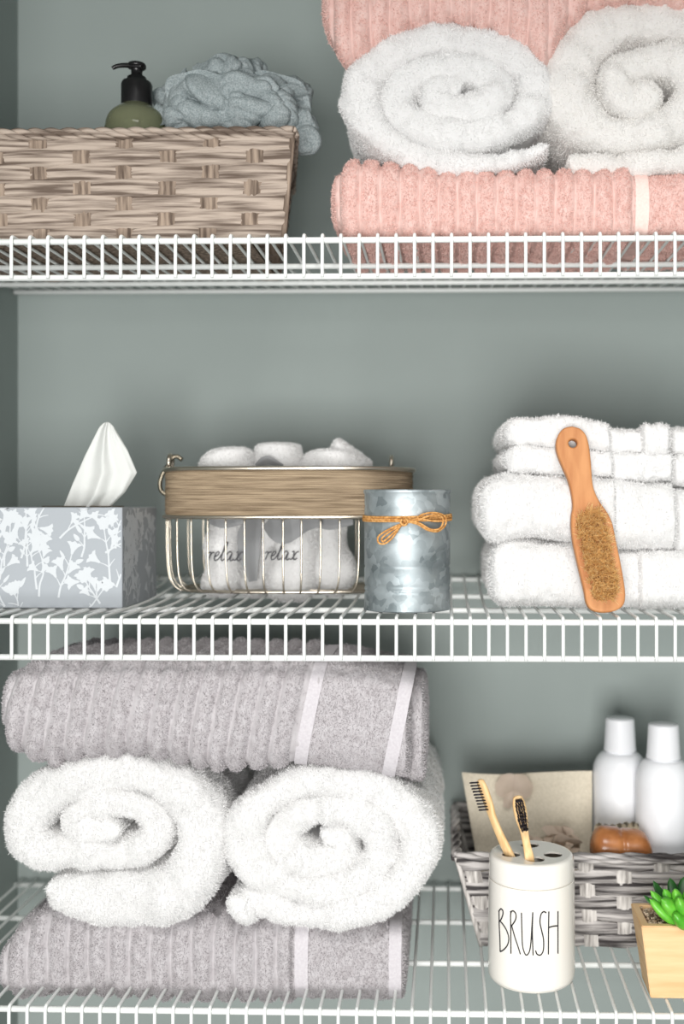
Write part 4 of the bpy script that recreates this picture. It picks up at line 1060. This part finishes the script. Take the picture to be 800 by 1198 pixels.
lf(792, 1058, .040, 783, 1028, .055, 7, True); lf(800, 1055, .040, 800, 1026, .052, 8, True)
lf(790, 1076, .030, 758, 1043, .034, 6.5, False); lf(792, 1082, .022, 757, 1053, .026, 6.5, False)
lf(790, 1066, .030, 774, 1040, .030, 7, False); lf(797, 1070, .026, 771, 1054, .018, 9.5, False)
lf(798, 1062, .030, 786, 1041, .022, 7.5, False); lf(803, 1072, .024, 790, 1052, .012, 9, False)
lf(806, 1084, .022, 786, 1072, .008, 9, False); lf(812, 1078, .024, 806, 1058, .010, 9.5, False)
lf(808, 1066, .032, 800, 1040, .026, 8, False); lf(822, 1076, .028, 826, 1056, .016, 9, False)
lf(820, 1068, .034, 830, 1040, .036, 8, False); lf(824, 1080, .026, 850, 1062, .022, 8, False)

# ------------------------------------------------------------------ light: a window in the room behind the camera, bounce from the room
def area(name, loc, tgt, size, power, col=(1, 1, 1), sy=None):
    l = bpy.data.lights.new(name, 'AREA'); l.energy = power; l.size = size; l.color = col
    if sy: l.shape = 'RECTANGLE'; l.size_y = sy
    o = bpy.data.objects.new(name, l); C.objects.link(o); o.location = loc
    o.rotation_euler = (Vector(tgt)-Vector(loc)).to_track_quat('-Z', 'Y').to_euler(); return o
area('window_light', (-.16, -2.15, .90), (.06, 0, 1.14), 1.0, 50, (1, .99, .97), 1.0)
area('ceiling_light', (.1, -1.5, 2.62), (.05, .0, 1.1), .7, 20, (1, .98, .95), .7)
w = bpy.data.worlds.new('room'); bpy.context.scene.world = w; w.use_nodes = True
bg = w.node_tree.nodes['Background']; bg.inputs[0].default_value = (.93, .97, 1, 1); bg.inputs[1].default_value = .30

# ------------------------------------------------------------------ camera
cam = bpy.data.cameras.new('camera'); co = bpy.data.objects.new('camera', cam); C.objects.link(co)
co.location = CAM.tolist(); co.rotation_euler = (PI/2, 0, PSI)
cam.sensor_fit = 'VERTICAL'; cam.sensor_height = 36; cam.sensor_width = 24; cam.lens = FPX/1198*36
cam.shift_x = -(PU-400)/1198; cam.shift_y = (PV-599)/1198
cam.clip_start = .01
cam.dof.use_dof = True; cam.dof.focus_distance = DC+.03; cam.dof.aperture_fstop = 2.9
s = bpy.context.scene; s.camera = co
s.view_settings.view_transform = 'Standard'; s.view_settings.look = 'None'; s.view_settings.gamma = 1; s.view_settings.use_curve_mapping = False
s.view_settings.exposure = 0.12
s.cycles.max_bounces = 8; s.cycles.diffuse_bounces = 5; s.cycles.transparent_max_bounces = 8
